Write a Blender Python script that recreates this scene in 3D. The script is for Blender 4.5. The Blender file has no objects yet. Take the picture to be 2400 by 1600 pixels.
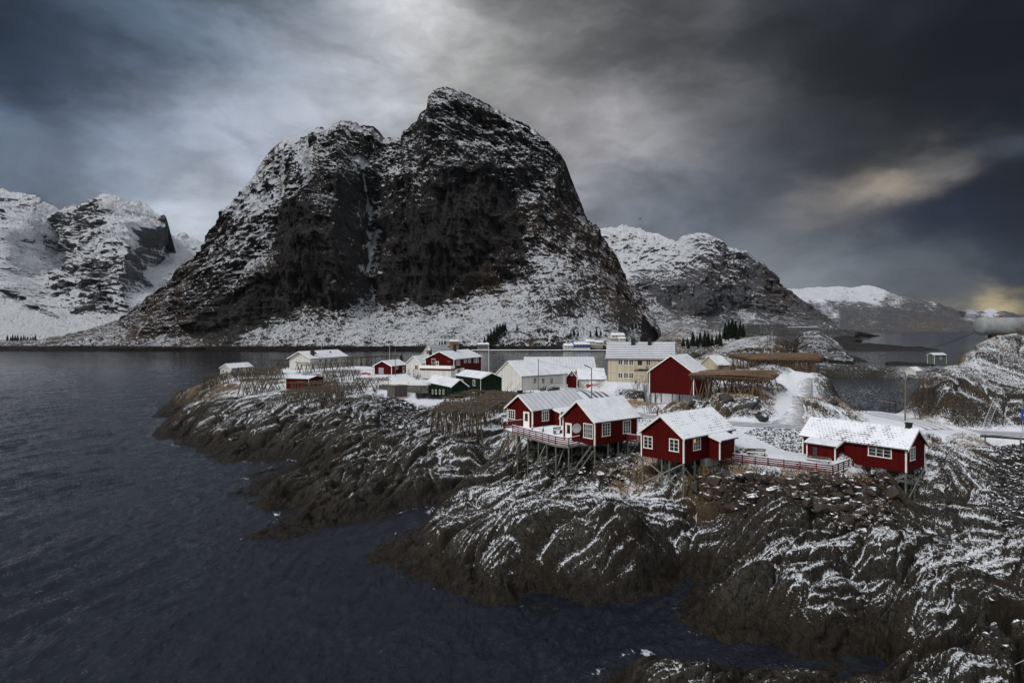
import bpy, bmesh, math, random
import numpy as np
from mathutils import Vector, Matrix
R = math.radians
random.seed(7); rng = np.random.default_rng(7)
scene = bpy.context.scene
col = scene.collection
# ------------------------------------------------------------ camera
F, H, CX, CY = 1530.0, 24.0, 1200.0, 770.0      # focal in photo pixels, eye height over the sea, horizon row
cam_d = bpy.data.cameras.new('camera'); cam = bpy.data.objects.new('camera', cam_d); col.objects.link(cam)
cam.location = (0, 0, H); cam.rotation_euler = (R(90), 0, 0)
cam_d.sensor_width = 36; cam_d.lens = F/2400*36; cam_d.shift_y = -30/2400
cam_d.clip_start = 0.5; cam_d.clip_end = 60000
scene.camera = cam
scene.view_settings.view_transform = 'Standard'; scene.view_settings.look = 'None'
scene.view_settings.gamma = 1; scene.view_settings.exposure = EXPOSURE = 0.0
HAZE = 7.5e-6

def srgb(r, g, b):
    f = lambda c: (c/12.92 if c <= .04045 else ((c+.055)/1.055)**2.4)
    return (f(r/255), f(g/255), f(b/255))

class NT:
    """small node helper"""
    def __init__(s, tree): s.t = tree; tree.nodes.clear()
    def n(s, typ, ins=None, out=0, **props):
        nd = s.t.nodes.new(typ)
        for k, v in props.items(): setattr(nd, k, v)
        for k, v in (ins or {}).items(): s.put(nd.inputs[k], v)
        return nd.outputs[out]
    def put(s, sock, v):
        if isinstance(v, bpy.types.NodeSocket): s.t.links.new(v, sock)
        elif sock.type == 'RGBA' and len(v) == 3: sock.default_value = (*v, 1)
        else: sock.default_value = v
    def m(s, op, a, b=0.0, c=None):
        i = {0: a, 1: b}
        if c is not None: i[2] = c
        return s.n('ShaderNodeMath', i, operation=op)
    def add(s, a, b): return s.m('ADD', a, b)
    def sub(s, a, b): return s.m('SUBTRACT', a, b)
    def mul(s, a, b): return s.m('MULTIPLY', a, b)
    def vm(s, op, a, b=(0, 0, 0), c=None, out=0):
        i = {0: a, 1: b}
        if c is not None: i[2] = c
        return s.n('ShaderNodeVectorMath', i, out, operation=op)
    def ss(s, x, a, b, lo=0.0, hi=1.0):
        return s.n('ShaderNodeMapRange', {0: x, 1: a, 2: b, 3: lo, 4: hi}, interpolation_type='SMOOTHSTEP')
    def lin(s, x, a, b, lo=0.0, hi=1.0):
        return s.n('ShaderNodeMapRange', {0: x, 1: a, 2: b, 3: lo, 4: hi})
    def mix(s, f, a, b):
        nd = s.t.nodes.new('ShaderNodeMix'); nd.data_type = 'RGBA'
        s.put(nd.inputs[0], f); s.put(nd.inputs[6], a); s.put(nd.inputs[7], b); return nd.outputs[2]
    def noise(s, vec, scale, detail=4, rough=.55, dist=0.0, out=0):
        return s.n('ShaderNodeTexNoise', {'Vector': vec, 'Scale': scale, 'Detail': detail, 'Roughness': rough, 'Distortion': dist}, out)
    def mapv(s, vec, scale=(1, 1, 1), rot=(0, 0, 0), loc=(0, 0, 0)):
        return s.n('ShaderNodeMapping', {'Vector': vec, 'Location': loc, 'Rotation': rot, 'Scale': scale})
    def attr(s, name): return s.n('ShaderNodeAttribute', out=2, attribute_name=name)
    def xyz(s, v):
        nd = s.t.nodes.new('ShaderNodeSeparateXYZ'); s.put(nd.inputs[0], v); return nd.outputs
    def bump(s, h, strength=.5, dist=.1):
        return s.n('ShaderNodeBump', {'Strength': strength, 'Distance': dist, 'Height': h})

# ------------------------------------------------------------ world: a heavy winter cloud deck over a Nishita sky
world = bpy.data.worlds.new('World'); scene.world = world; world.use_nodes = True
T = NT(world.node_tree)
SUN_EL, SUN_AZ = 44.0, -132.0        # degrees above the horizon, degrees clockwise from straight ahead
gen = T.n('ShaderNodeTexCoord', out=0)
d = T.vm('NORMALIZE', gen)
w1 = T.vm('SUBTRACT', T.noise(T.mapv(d, (1, 1, 2.2)), 2.6, 5, .5, out=1), (.5, .5, .5))
w2 = T.vm('SUBTRACT', T.noise(T.mapv(d, (1, 1, 2.2)), 7.0, 7, .62, out=1), (.5, .5, .5))
dw = T.vm('NORMALIZE', T.vm('MULTIPLY_ADD', w2, (.10, .10, .085), T.vm('MULTIPLY_ADD', w1, (.12, .12, .11), d)))
x, y, z = T.xyz(dw)
az = T.m('ARCTAN2', x, y); el = T.m('ARCSINE', z)
pos = T.n('ShaderNodeCombineXYZ', {0: az, 1: T.mul(el, 1.6), 2: 0.0})
# cloud tones met in each direction: (px, py of the photo frame, sRGB, spread in radians)
SKY = [(-60, 20, (14, 27, 44), .16), (80, 250, (52, 68, 92), .13), (330, 40, (78, 94, 114), .14), (260, 330, (118, 130, 148), .12),
 (60, 420, (102, 115, 132), .12), (430, 520, (182, 189, 200), .13), (560, 330, (146, 153, 166), .13), (620, 90, (104, 116, 130), .14), (800, 190, (166, 170, 178), .12),
 (960, 70, (196, 197, 200), .08), (1120, 150, (170, 170, 170), .12), (1300, 40, (112, 112, 112), .13), (1380, 330, (150, 149, 152), .13), (1560, 60, (78, 79, 82), .13),
 (1500, 480, (104, 110, 120), .11), (1700, 230, (78, 79, 82), .12), (1750, 480, (72, 77, 87), .10), (1900, 80, (40, 42, 46), .13), (1980, 320, (40, 42, 46), .10),
 (2060, 440, (168, 158, 142), .045), (1930, 480, (128, 124, 122), .06), (2180, 385, (120, 118, 118), .04), (2000, 500, (110, 108, 110), .05), (2300, 300, (70, 74, 84), .035), (2140, 350, (102, 100, 98), .05), (1880, 590, (104, 110, 116), .09), (1930, 560, (60, 66, 78), .06), (2150, 120, (22, 24, 28), .12), (2330, 200, (16, 17, 22), .11),
 (2400, 300, (66, 74, 86), .05), (2330, 500, (8, 14, 30), .09), (2200, 570, (28, 36, 54), .07), (2260, 470, (9, 15, 30), .07), (2400, 560, (12, 18, 34), .07), (2400, 420, (10, 14, 26), .08), (2350, 60, (11, 13, 18), .12), (2020, 190, (26, 26, 27), .10), (2250, 330, (14, 16, 22), .08), (2120, 520, (22, 30, 48), .06), (2180, 655, (82, 88, 94), .045), (2060, 620, (84, 90, 98), .06), (2330, 708, (200, 184, 145), .03),
 (2240, 716, (165, 155, 130), .022), (2250, 670, (78, 84, 92), .035), (2400, 640, (40, 48, 62), .05), (1650, 600, (92, 98, 108), .08), (2540, 750, (120, 110, 92), .05), (2550, 400, (14, 20, 34), .12)]
CT = []
for px, py, c, s in SKY:
    a = math.atan((px-CX)/F); e = math.atan((CY-py)/math.hypot(F, px-CX))
    CT.append((a, e*1.6, srgb(*c), s))
for a, e, L, s in [(-1.5, .3, .16, .5), (1.5, .3, .04, .45), (-2.4, .4, .55, .5), (2.4, .4, .50, .5), (-3.14, .4, .62, .5), (3.14, .4, .62, .5), (0, .95, .15, .22), (-.6, .95, .10, .22), (.6, .95, .07, .22)]:
    CT.append((a, e*1.6 if abs(a) > 1 else e, (L*.95, L, L*1.07), s))
acc = (0.0, 0.0, 0.0); ws = 1e-6
for a, e, c, s in CT:
    dist = T.vm('DISTANCE', pos, (a, e, 0), out=1)
    g = T.m('EXPONENT', T.mul(T.mul(dist, dist), -1.0/((s*.86)**2)))
    g = T.n('ShaderNodeCombineXYZ', {0: g, 1: g, 2: g})
    acc = T.vm('MULTIPLY_ADD', g, c, acc); ws = T.vm('ADD', g, ws if not isinstance(ws, float) else (ws,)*3)
cl = T.vm('DIVIDE', acc, ws)
rot = T.mapv(dw, (1, 1, 2.3), (0, R(14), 0))
streak = T.noise(rot, 3.6, 8, .52, .35)
fine = T.noise(T.mapv(d, (1, 1, 2.0), (0, R(10), 0)), 8.0, 8, .58, .8)
den = T.mul(T.ss(streak, .32, .70, .60, 1.38), T.ss(fine, .3, .72, .86, 1.14))
den = T.mul(den, 1.12)
cl = T.vm('MULTIPLY', cl, T.n('ShaderNodeCombineXYZ', {0: den, 1: den, 2: den}))
dz = T.xyz(d)[2]
top = T.ss(dz, .62, .92)                       # the deck is thin and bright high overhead, out of the frame
cl = T.mix(top, cl, (.95, 1.0, 1.08))
low = T.ss(dz, -.12, -.01)
cl = T.mix(low, (.03, .035, .04), cl)
sky = T.n('ShaderNodeTexSky', sky_type='NISHITA', sun_disc=False, sun_elevation=R(SUN_EL), sun_rotation=R(SUN_AZ), air_density=1.5, dust_density=2.0)
b1 = T.n('ShaderNodeBackground', {0: sky, 1: .0015})
b2 = T.n('ShaderNodeBackground', {0: cl, 1: 1.0})
o = T.n('ShaderNodeAddShader', {0: b1, 1: b2})
wo = world.node_tree.nodes.new('ShaderNodeOutputWorld'); world.node_tree.links.new(o, wo.inputs[0])
# ------------------------------------------------------------ sun, soft behind the clouds
sl = bpy.data.lights.new('sun', 'SUN'); sl.energy = 2.2; sl.angle = R(10); sl.color = (1, .965, .92)
so = bpy.data.objects.new('sun', sl); col.objects.link(so)
sa, se = R(SUN_AZ), R(SUN_EL)
so.rotation_euler = Vector((math.sin(sa)*math.cos(se), math.cos(sa)*math.cos(se), math.sin(se))).to_track_quat('Z', 'Y').to_euler()
so.location = (0, 0, 300)

# ------------------------------------------------------------ small helpers
def P(px, py, Y): return Vector(((px-CX)/F*Y, Y, H-(py-CY)/F*Y))
def G(px, py, z=0.0):
    Y = F*(H-z)/(py-CY); return Vector(((px-CX)/F*Y, Y, z))
def tag(o, label=None, cat=None, group=None, kind=None):
    if label: o['label'] = label
    if cat: o['category'] = cat
    if group: o['group'] = group
    if kind: o['kind'] = kind
    return o
def empty(name, loc, rz=0.0):
    o = bpy.data.objects.new(name, None); col.objects.link(o); o.location = loc; o.rotation_euler = (0, 0, rz)
    o.empty_display_size = .3; return o
def link_mesh(name, me, mat=None, parent=None):
    o = bpy.data.objects.new(name, me); col.objects.link(o)
    if mat: me.materials.append(mat)
    if parent: o.parent = parent
    return o
class MB:
    def __init__(s): s.v = []; s.f = []
    def poly(s, pts): i = len(s.v); s.v += [tuple(p) for p in pts]; s.f.append(tuple(range(i, i+len(pts)))); return s
    def prism(s, pts, ext):
        i = len(s.v); n = len(pts); e = Vector(ext)
        s.v += [tuple(p) for p in pts] + [tuple(Vector(p)+e) for p in pts]
        s.f.append(tuple(range(i, i+n))); s.f.append(tuple(range(i+2*n-1, i+n-1, -1)))
        for k in range(n): s.f.append((i+k, i+(k+1) % n, i+n+(k+1) % n, i+n+k))
        return s
    def box(s, x0, x1, y0, y1, z0, z1):
        return s.prism([(x0, y0, z0), (x1, y0, z0), (x1, y1, z0), (x0, y1, z0)], (0, 0, z1-z0))
    def bar(s, p, q, w, h=None):
        p, q = Vector(p), Vector(q); h = h or w; dd = (q-p).normalized()
        a = dd.cross(Vector((0, 0, 1)));  a = a.normalized() if a.length > 1e-3 else Vector((1, 0, 0)); b = a.cross(dd)
        a, b = a*w/2, b*h/2
        return s.prism([p-a-b, p+a-b, p+a+b, p-a+b], q-p)
    def tube(s, p, q, r, r2=None, n=6):
        p, q = Vector(p), Vector(q); r2 = r if r2 is None else r2; dd = (q-p).normalized()
        a = dd.cross(Vector((0, 0, 1)));  a = a.normalized() if a.length > 1e-3 else Vector((1, 0, 0)); b = a.cross(dd)
        i = len(s.v)
        for c, rr in ((p, r), (q, r2)):
            for k in range(n):
                t = 2*math.pi*k/n; s.v.append(tuple(c+a*math.cos(t)*rr+b*math.sin(t)*rr))
        for k in range(n): s.f.append((i+k, i+(k+1) % n, i+n+(k+1) % n, i+n+k))
        s.f.append(tuple(range(i+n-1, i-1, -1))); s.f.append(tuple(range(i+n, i+2*n)))
        return s
    def lathe(s, prof, c=(0, 0, 0), n=16, axis='z'):
        i = len(s.v)
        for r, h in prof:
            for k in range(n):
                t = 2*math.pi*k/n; a, b = r*math.cos(t), r*math.sin(t)
                p = (a, b, h) if axis == 'z' else ((h, a, b) if axis == 'x' else (a, h, b))
                s.v.append((c[0]+p[0], c[1]+p[1], c[2]+p[2]))
        for j in range(len(prof)-1):
            for k in range(n): s.f.append((i+j*n+k, i+j*n+(k+1) % n, i+(j+1)*n+(k+1) % n, i+(j+1)*n+k))
        s.f.append(tuple(range(i+n-1, i-1, -1))); s.f.append(tuple(range(i+(len(prof)-1)*n, i+len(prof)*n)))
        return s
    def build(s, name, mat, parent=None, smooth=False, bevel=0):
        me = bpy.data.meshes.new(name); me.from_pydata(s.v, [], s.f)
        bm = bmesh.new(); bm.from_mesh(me); bmesh.ops.recalc_face_normals(bm, faces=bm.faces)
        if bevel: bmesh.ops.bevel(bm, geom=bm.edges[:], offset=bevel, segments=1, affect='EDGES')
        bm.to_mesh(me); bm.free()
        if smooth: me.shade_smooth()
        return link_mesh(name, me, mat, parent)
def copy_tree(o, parent=None):
    c = o.copy(); col.objects.link(c)
    if parent: c.parent = parent; c.matrix_parent_inverse = o.matrix_parent_inverse
    for ch in o.children: copy_tree(ch, c)
    return c
def grid_mesh(name, V, nu, nv, mat, attrs=None, smooth=True):
    """V is (nv*nu, 3) in row order"""
    me = bpy.data.meshes.new(name)
    idx = np.arange(nu*nv).reshape(nv, nu)
    q = np.stack([idx[:-1, :-1], idx[:-1, 1:], idx[1:, 1:], idx[1:, :-1]], -1).reshape(-1, 4).astype(np.int32)
    me.vertices.add(nu*nv); me.vertices.foreach_set('co', V.astype(np.float32).ravel())
    me.loops.add(q.size); me.loops.foreach_set('vertex_index', q.ravel())
    me.polygons.add(len(q)); me.polygons.foreach_set('loop_start', np.arange(0, q.size, 4, dtype=np.int32))
    me.polygons.foreach_set('loop_total', np.full(len(q), 4, dtype=np.int32))
    me.polygons.foreach_set('use_smooth', np.full(len(q), smooth))
    me.update(calc_edges=True)
    for k, a in (attrs or {}).items():
        at = me.attributes.new(k, 'FLOAT', 'POINT'); at.data.foreach_set('value', a.astype(np.float32).ravel())
    return link_mesh(name, me, mat)

# ------------------------------------------------------------ numpy noise
def _h(ix, iy, iz, seed):
    h = (ix.astype(np.uint32)*np.uint32(374761393)) ^ (iy.astype(np.uint32)*np.uint32(668265263)) ^ (iz.astype(np.uint32)*np.uint32(2246822519)) ^ np.uint32(seed*977+13)
    h ^= h >> np.uint32(13); h *= np.uint32(1274126177); h ^= h >> np.uint32(16); h *= np.uint32(2654435769); h ^= h >> np.uint32(15)
    return (h & np.uint32(0xffffff)).astype(np.float32)/np.float32(0xffffff)
def n3(x, y, z, seed=0):
    x, y, z = (np.asarray(a, dtype=np.float32) for a in (x, y, z))
    fx, fy, fz = np.floor(x), np.floor(y), np.floor(z); ix, iy, iz = (a.astype(np.int64) for a in (fx, fy, fz))
    u, v, w = x-fx, y-fy, z-fz
    u, v, w = (t*t*t*(t*(t*6-15)+10) for t in (u, v, w))
    r = 0
    for dx in (0, 1):
        for dy in (0, 1):
            for dz_ in (0, 1):
                r = r + (u if dx else 1-u)*(v if dy else 1-v)*(w if dz_ else 1-w)*_h(ix+dx, iy+dy, iz+dz_, seed)
    return r*2-1
def n2(x, y, seed=0):
    x, y = (np.asarray(a, dtype=np.float32) for a in (x, y))
    fx, fy = np.floor(x), np.floor(y); ix, iy = fx.astype(np.int64), fy.astype(np.int64); iz = np.zeros_like(ix)
    u, v = x-fx, y-fy; u, v = (t*t*t*(t*(t*6-15)+10) for t in (u, v))
    r = 0
    for dx in (0, 1):
        for dy in (0, 1): r = r + (u if dx else 1-u)*(v if dy else 1-v)*_h(ix+dx, iy+dy, iz, seed)
    return r*2-1
def fbm2(x, y, o=4, seed=0, g=.5, ridged=False):
    r, a, t = 0, 1.0, 0.0
    for k in range(o):
        n = n2(x*2**k+k*17.3, y*2**k-k*9.1, seed+k)
        r = r+a*((1-2*np.abs(n)) if ridged else n); t += a; a *= g
    return r/t
def fbm3(x, y, z, o=4, seed=0, g=.5, ridged=False):
    r, a, t = 0, 1.0, 0.0
    for k in range(o):
        n = n3(x*2**k+k*17.3, y*2**k-k*9.1, z*2**k+k*3.7, seed+k)
        r = r+a*((1-2*np.abs(n)) if ridged else n); t += a; a *= g
    return r/t
def voro2(x, y, seed=0, tilt=False):
    """F1, F2 and a per-cell random; with tilt also a randomly tilted facet per cell"""
    fx, fy = np.floor(x), np.floor(y); ix, iy = fx.astype(np.int64), fy.astype(np.int64); z0 = np.zeros_like(ix)
    f1 = np.full(x.shape, 9., np.float32); f2 = f1.copy(); cid = f1.copy(); tl = f1.copy()
    for dx in (-1, 0, 1):
        for dy in (-1, 0, 1):
            a, b = _h(ix+dx, iy+dy, z0, seed), _h(ix+dx, iy+dy, z0+7, seed); ox, oy = x-(fx+dx+a), y-(fy+dy+b)
            dd = np.hypot(ox, oy).astype(np.float32); c = _h(ix+dx, iy+dy, z0+3, seed); lt = dd < f1
            if tilt: tl = np.where(lt, (_h(ix+dx, iy+dy, z0+5, seed)-.5)*2*ox+(_h(ix+dx, iy+dy, z0+9, seed)-.15)*1.6*oy, tl)
            f2 = np.where(lt, f1, np.minimum(f2, dd)); cid = np.where(lt, c, cid); f1 = np.where(lt, dd, f1)
    return (f1, f2, cid, tl) if tilt else (f1, f2, cid)
def sstep(x, a, b):
    t = np.clip((x-a)/(b-a), 0, 1); return t*t*(3-2*t)
# ------------------------------------------------------------ materials
def new_mat(name):
    m = bpy.data.materials.new(name); m.use_nodes = True; t = NT(m.node_tree)
    def finish(**ins):
        b = m.node_tree.nodes.new('ShaderNodeBsdfPrincipled')
        for k, v in ins.items(): t.put(b.inputs[{'color': 'Base Color', 'rough': 'Roughness', 'normal': 'Normal', 'spec': 'Specular IOR Level', 'metal': 'Metallic', 'ior': 'IOR', 'emit': 'Emission Color', 'es': 'Emission Strength', 'trans': 'Transmission Weight', 'alpha':'Alpha'}[k]], v)
        o = m.node_tree.nodes.new('ShaderNodeOutputMaterial'); m.node_tree.links.new(b.outputs[0], o.inputs[0]); return m
    return t, finish
SNOW = (.80, .82, .86)
def rock_mat(name, scale=1.0, thr=(.60, .80), spk=1.0, bd=.5, nzw=.55, nz0=.6, dark=(.022, .021, .019), lite=(.085, .078, .068), brown=(.055, .036, .022), strat=(0, 0, 0), stretch=(1, 1, 1), bias=0.0, wetz=None, grassc=(.20, .135, .07), snowc=SNOW, fine=1.0):
    """rock with snow caught on ledges; vertex attributes: snow (0..1 amount), grass, dk (bare dark face)"""
    t, fin = new_mat(name)
    geo = t.n('ShaderNodeNewGeometry'); pos = t.n('ShaderNodeNewGeometry', out=0); nor = t.n('ShaderNodeNewGeometry', out=1)
    p = t.mapv(pos, (scale,)*3); ps = t.mapv(p, stretch, strat)
    nz = t.xyz(nor)[2]; pz = t.xyz(pos)[2]
    big = t.noise(p, .35, 5, .6); mid = t.noise(ps, 1.6, 7, .68, .6); fin_ = t.noise(ps, 5.0*fine, 6, .72, .4); mic = t.noise(p, 15*fine, 4, .7)
    crk = t.n('ShaderNodeTexVoronoi', {'Vector': t.vm('ADD', ps, t.vm('MULTIPLY', t.noise(p, 1.2, 4, .6, out=1), (.9, .9, .9))), 'Scale': 1.1}, feature='DISTANCE_TO_EDGE')
    crack = t.ss(crk, .0, .055, 1, 0)
    hgt = t.add(t.add(t.mul(mid, 1.0), t.mul(fin_, .45)), t.add(t.mul(mic, .12), t.mul(crack, -.16)))
    c = t.mix(t.ss(t.add(t.mul(mid, .55), t.mul(fin_, .45)), .38, .62), dark, lite)
    c = t.mix(t.mul(t.ss(big, .42, .62), .75), c, brown)
    c = t.mix(t.mul(t.ss(t.noise(p, .8, 5, .7), .55, .7), .35), c, (.050, .054, .036))
    c = t.mix(t.mul(crack, .4), c, (.006, .005, .004))
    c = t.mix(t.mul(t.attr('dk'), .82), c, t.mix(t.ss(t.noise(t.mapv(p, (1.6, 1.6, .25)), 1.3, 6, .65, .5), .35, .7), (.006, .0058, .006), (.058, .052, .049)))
    gr = t.attr('grass'); gm = t.mul(gr, t.ss(t.add(t.mul(fin_, .5), t.mul(big, .6)), .46, .62))
    c = t.mix(gm, c, t.mix(mic, tuple(.5*a for a in grassc), grassc))
    rough = .72
    if wetz is not None:
        wet = t.ss(t.add(pz, t.mul(t.sub(big, .5), 2.4)), wetz-1.0, wetz+1.0, 1, 0)
        c = t.mix(t.mul(wet, .8), c, t.mix(t.ss(mid, .35, .7), (.0016, .0013, .001), (.019, .0125, .0068)))
        rough = t.add(t.mul(wet, -.25), .72)
    # snow catches where the surface faces up and in the small hollows
    sn = t.attr('snow')
    f = t.add(t.mul(sn, 1.15), t.add(t.mul(t.sub(nz, nz0), nzw), t.add(t.mul(t.sub(fin_, .5), 1.5*spk), t.mul(t.sub(mic, .5), 1.2*spk))))
    f = t.add(f, t.add(t.mul(t.sub(mid, .5), -.9), t.add(t.mul(crack, .25), bias)))
    if wetz is not None: f = t.sub(f, t.mul(wet, .9))
    sm = t.ss(f, *thr)
    c = t.mix(sm, c, t.mix(t.ss(mic, .3, .7), tuple(.8*a for a in snowc), snowc))
    return fin(color=c, rough=rough, spec=.16, normal=t.bump(hgt, 1.0, bd/scale))
M = {}
M['near'] = rock_mat('coastal_rock', .8, dark=(.0045, .004, .0035), lite=(.054, .048, .039), brown=(.020, .014, .0085), strat=(0, 0, R(-62)), stretch=(1.5, .75, 1.3), wetz=1.7, bias=-.07, thr=(.55, .80), spk=1.75, bd=.19, nzw=1.0, nz0=.70, snowc=(.70, .72, .76))
M['mtn'] = rock_mat('mountain_rock', .035, dark=(.007, .0068, .0068), lite=(.043, .040, .038), brown=(.018, .0155, .014), strat=(0, R(25), 0), stretch=(1.3, 1.3, .65), grassc=(.22, .15, .11), fine=1.7, thr=(.59, .75), spk=1.15, bias=-.03, wetz=4.5, nzw=.8, nz0=.55)
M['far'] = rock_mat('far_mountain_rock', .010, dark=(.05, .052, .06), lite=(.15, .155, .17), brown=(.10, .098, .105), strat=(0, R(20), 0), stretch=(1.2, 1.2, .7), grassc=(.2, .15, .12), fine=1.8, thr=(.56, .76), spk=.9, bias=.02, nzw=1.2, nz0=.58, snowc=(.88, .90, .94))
M['low'] = rock_mat('headland_rock', .055, dark=(.010, .010, .010), lite=(.055, .053, .052), brown=(.036, .032, .028), strat=(0, R(15), R(-20)), stretch=(1, 1, 1.8), grassc=(.18, .13, .09), fine=1.4, thr=(.60, .74), spk=1.2)
M['knoll'] = rock_mat('knoll_rock', .16, dark=(.013, .012, .011), lite=(.08, .073, .062), brown=(.05, .037, .025), strat=(0, R(15), R(-20)), stretch=(1.2, 1, 1.6), grassc=(.22, .15, .085), fine=1.4)

def boulder_mat(name, tint, amt):
    t, fin = new_mat(name)
    oc = t.n('ShaderNodeTexCoord', out=3); nor = t.n('ShaderNodeNewGeometry', out=1)
    rnd = t.n('ShaderNodeObjectInfo', out=5)
    p = t.vm('ADD', oc, t.vm('MULTIPLY', t.n('ShaderNodeCombineXYZ', {0: rnd, 1: rnd, 2: rnd}), (50, 50, 50)))
    a = t.noise(p, 1.6, 6, .65, .5); b = t.noise(p, 9, 4, .7)
    c = t.mix(t.ss(a, .3, .7), tuple(.35*k for k in tint), tint)
    c = t.mix(t.mul(rnd, .6), c, (.035, .033, .031))
    f = t.add(t.mul(t.sub(t.xyz(nor)[2], .86), 2.4), t.add(t.mul(t.sub(b, .5), 1.2), t.add(t.mul(t.sub(a, .5), 1.3), amt)))
    c = t.mix(t.ss(f, .0, .18), c, SNOW)
    return fin(color=c, rough=.65, spec=.2, normal=t.bump(t.add(a, t.mul(b, .3)), .7, .12))
M['boulder'] = boulder_mat('brown_boulder', (.052, .034, .024), -.17)
M['boulder_dark'] = boulder_mat('dark_boulder', (.04, .04, .041), -.08)

def simple(name, c, rough=.6, metal=0, var=.15, scale=6, bump=0.0, spec=.4):
    t, fin = new_mat(name); oc = t.n('ShaderNodeTexCoord', out=3)
    n = t.noise(oc, scale, 5, .65)
    cc = t.mix(t.ss(n, .3, .7), tuple(k*(1-var) for k in c), tuple(min(1, k*(1+var)) for k in c))
    kw = dict(color=cc, rough=rough, metal=metal, spec=spec)
    if bump: kw['normal'] = t.bump(n, .6, bump)
    return fin(**kw)
def boards(name, c, pitch=.16, horiz=False, dirt=.35):
    """painted cladding: boards run up the wall (or along it)"""
    t, fin = new_mat(name); oc = t.n('ShaderNodeTexCoord', out=3); x, y, z = t.xyz(oc)
    s = z if horiz else t.add(x, y)
    ph = t.m('FRACT', t.mul(s, 1/pitch)); groove = t.ss(t.m('ABSOLUTE', t.sub(ph, .5)), .36, .46)
    idx = t.m('FLOOR', t.mul(s, 1/pitch))
    rnd = t.n('ShaderNodeTexWhiteNoise', {'W': idx}, noise_dimensions='1D')
    n = t.noise(t.mapv(oc, (2, 2, .35)), 2.5, 6, .7); st = t.noise(oc, 1.1, 5, .6)
    c1 = t.mix(t.mul(rnd, .5), tuple(k*.68 for k in c), tuple(k*1.22 for k in c))
    c1 = t.mix(t.mul(t.ss(n, .5, .78), dirt), c1, tuple(k*.45+.012 for k in c))
    c1 = t.mix(t.mul(t.ss(st, .56, .75), dirt*.5), c1, tuple(k*.6+.02 for k in c))
    c1 = t.mix(t.mul(groove, .55), c1, tuple(k*.3 for k in c))
    return fin(color=c1, rough=.7, spec=.06, normal=t.bump(t.add(t.mul(groove, -1.0), t.mul(n, .2)), .8, .025))
M['red'] = boards('red_boards', (.092, .0055, .0045), dirt=.55); M['red_dull'] = boards('dull_red_boards', (.085, .006, .0055), .14, dirt=.5)
M['green'] = boards('green_boards', (.010, .020, .012), .15); M['cream'] = boards('cream_boards', (.62, .55, .40), .2)
M['white_b'] = boards('white_boards', (.76, .74, .68), .22); M['white_h'] = boards('white_weatherboard', (.60, .575, .53), .2, True)
M['mint'] = boards('mint_boards', (.12, .145, .14), .3); M['ochre'] = boards('ochre_boards', (.30, .16, .045), .3); M['blue_b'] = boards('blue_boards', (.01, .045, .28), .3)
M['grey_b'] = boards('weathered_grey_boards', (.14, .12, .11), .16, dirt=.7); M['brown_b'] = boards('brown_boards', (.09, .055, .035), .2)
M['trim'] = simple('white_trim_paint', (.78, .76, .70), .5, var=.08); M['red_rail'] = simple('red_rail_paint', (.105, .008, .008), .7, var=.25)
M['post'] = simple('green_grey_pressure_treated_wood', (.105, .115, .082), .75, var=.3, scale=3, bump=.01)
M['brace'] = simple('grey_weathered_wood', (.19, .165, .14), .8, var=.3, scale=4, bump=.01)
M['pole'] = simple('bare_pole_wood', (.070, .054, .035), .8, var=.65, scale=5, bump=.005)
M['pole_brown'] = simple('brown_pole_wood', (.15, .095, .058), .8, var=.6, scale=5, bump=.005)
M['upole'] = simple('creosoted_pole_wood', (.13, .105, .085), .8, var=.25, scale=2)
M['fish'] = simple('dried_fish_skin', (.075, .048, .032), .6, var=.6, scale=3, bump=.02)
M['fish_grey'] = simple('drying_fish_skin', (.12, .10, .085), .6, var=.5, scale=3, bump=.02)
M['black'] = simple('black_chimney', (.012, .012, .013), .6); M['conc'] = simple('concrete', (.22, .21, .18), .85, scale=2, bump=.01)
M['metal'] = simple('galvanised_steel', (.42, .43, .44), .45, metal=.7, scale=3); M['dish'] = simple('grey_dish', (.20, .19, .19), .5)
M['dark'] = simple('dark_fascia', (.035, .03, .03), .6); M['orange'] = simple('orange_paint', (.5, .12, .02)); M['blue'] = simple('blue_sign_paint', (.01, .06, .30), .4)
M['white'] = simple('white_paint', (.72, .72, .72), .5, var=.05); M['redboat'] = simple('red_boat_paint', (.38, .02, .02), .4)
M['tank'] = simple('grey_tank_paint', (.21, .225, .22), .6, var=.15, scale=1.0); M['bark'] = simple('dark_bark', (.05, .036, .027), .9, var=.3)
M['bush'] = simple('brown_twigs', (.085, .055, .038), .9, var=.3); M['fir'] = simple('fir_needles', (.012, .022, .012), .9, var=.5, scale=1.0)
M['car_green'] = simple('dark_green_car_paint', (.005, .05, .035), .25, spec=.6); M['car_dark'] = simple('black_car_paint', (.012, .012, .014), .25, spec=.6)
M['rubber'] = simple('rubber', (.015, .015, .015), .8); M['rust'] = simple('rust_lamp', (.4, .02, .02), .4)
M['bird'] = simple('white_feathers', (.8, .8, .8), .8); M['bird_dark'] = simple('dark_feathers', (.05, .05, .05), .8)
M['stone'] = simple('retaining_wall_stone', (.085, .08, .072), .9, var=.6, scale=1.6, bump=.08)
def glass(name, lit=False):
    t, fin = new_mat(name); oc = t.n('ShaderNodeTexCoord', out=3)
    n = t.noise(oc, 1.3, 3, .6)
    return fin(color=t.mix(t.ss(n, .4, .65), (.010, .012, .014), (.050, .052, .056)), rough=.06, spec=.7)
M['glass'] = glass('dark_window_glass')
t, fin = new_mat('lamp_lit_glass'); M['lit'] = fin(color=(.3, .12, .03), emit=(1.0, .40, .08), es=.55, rough=.3)
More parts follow.
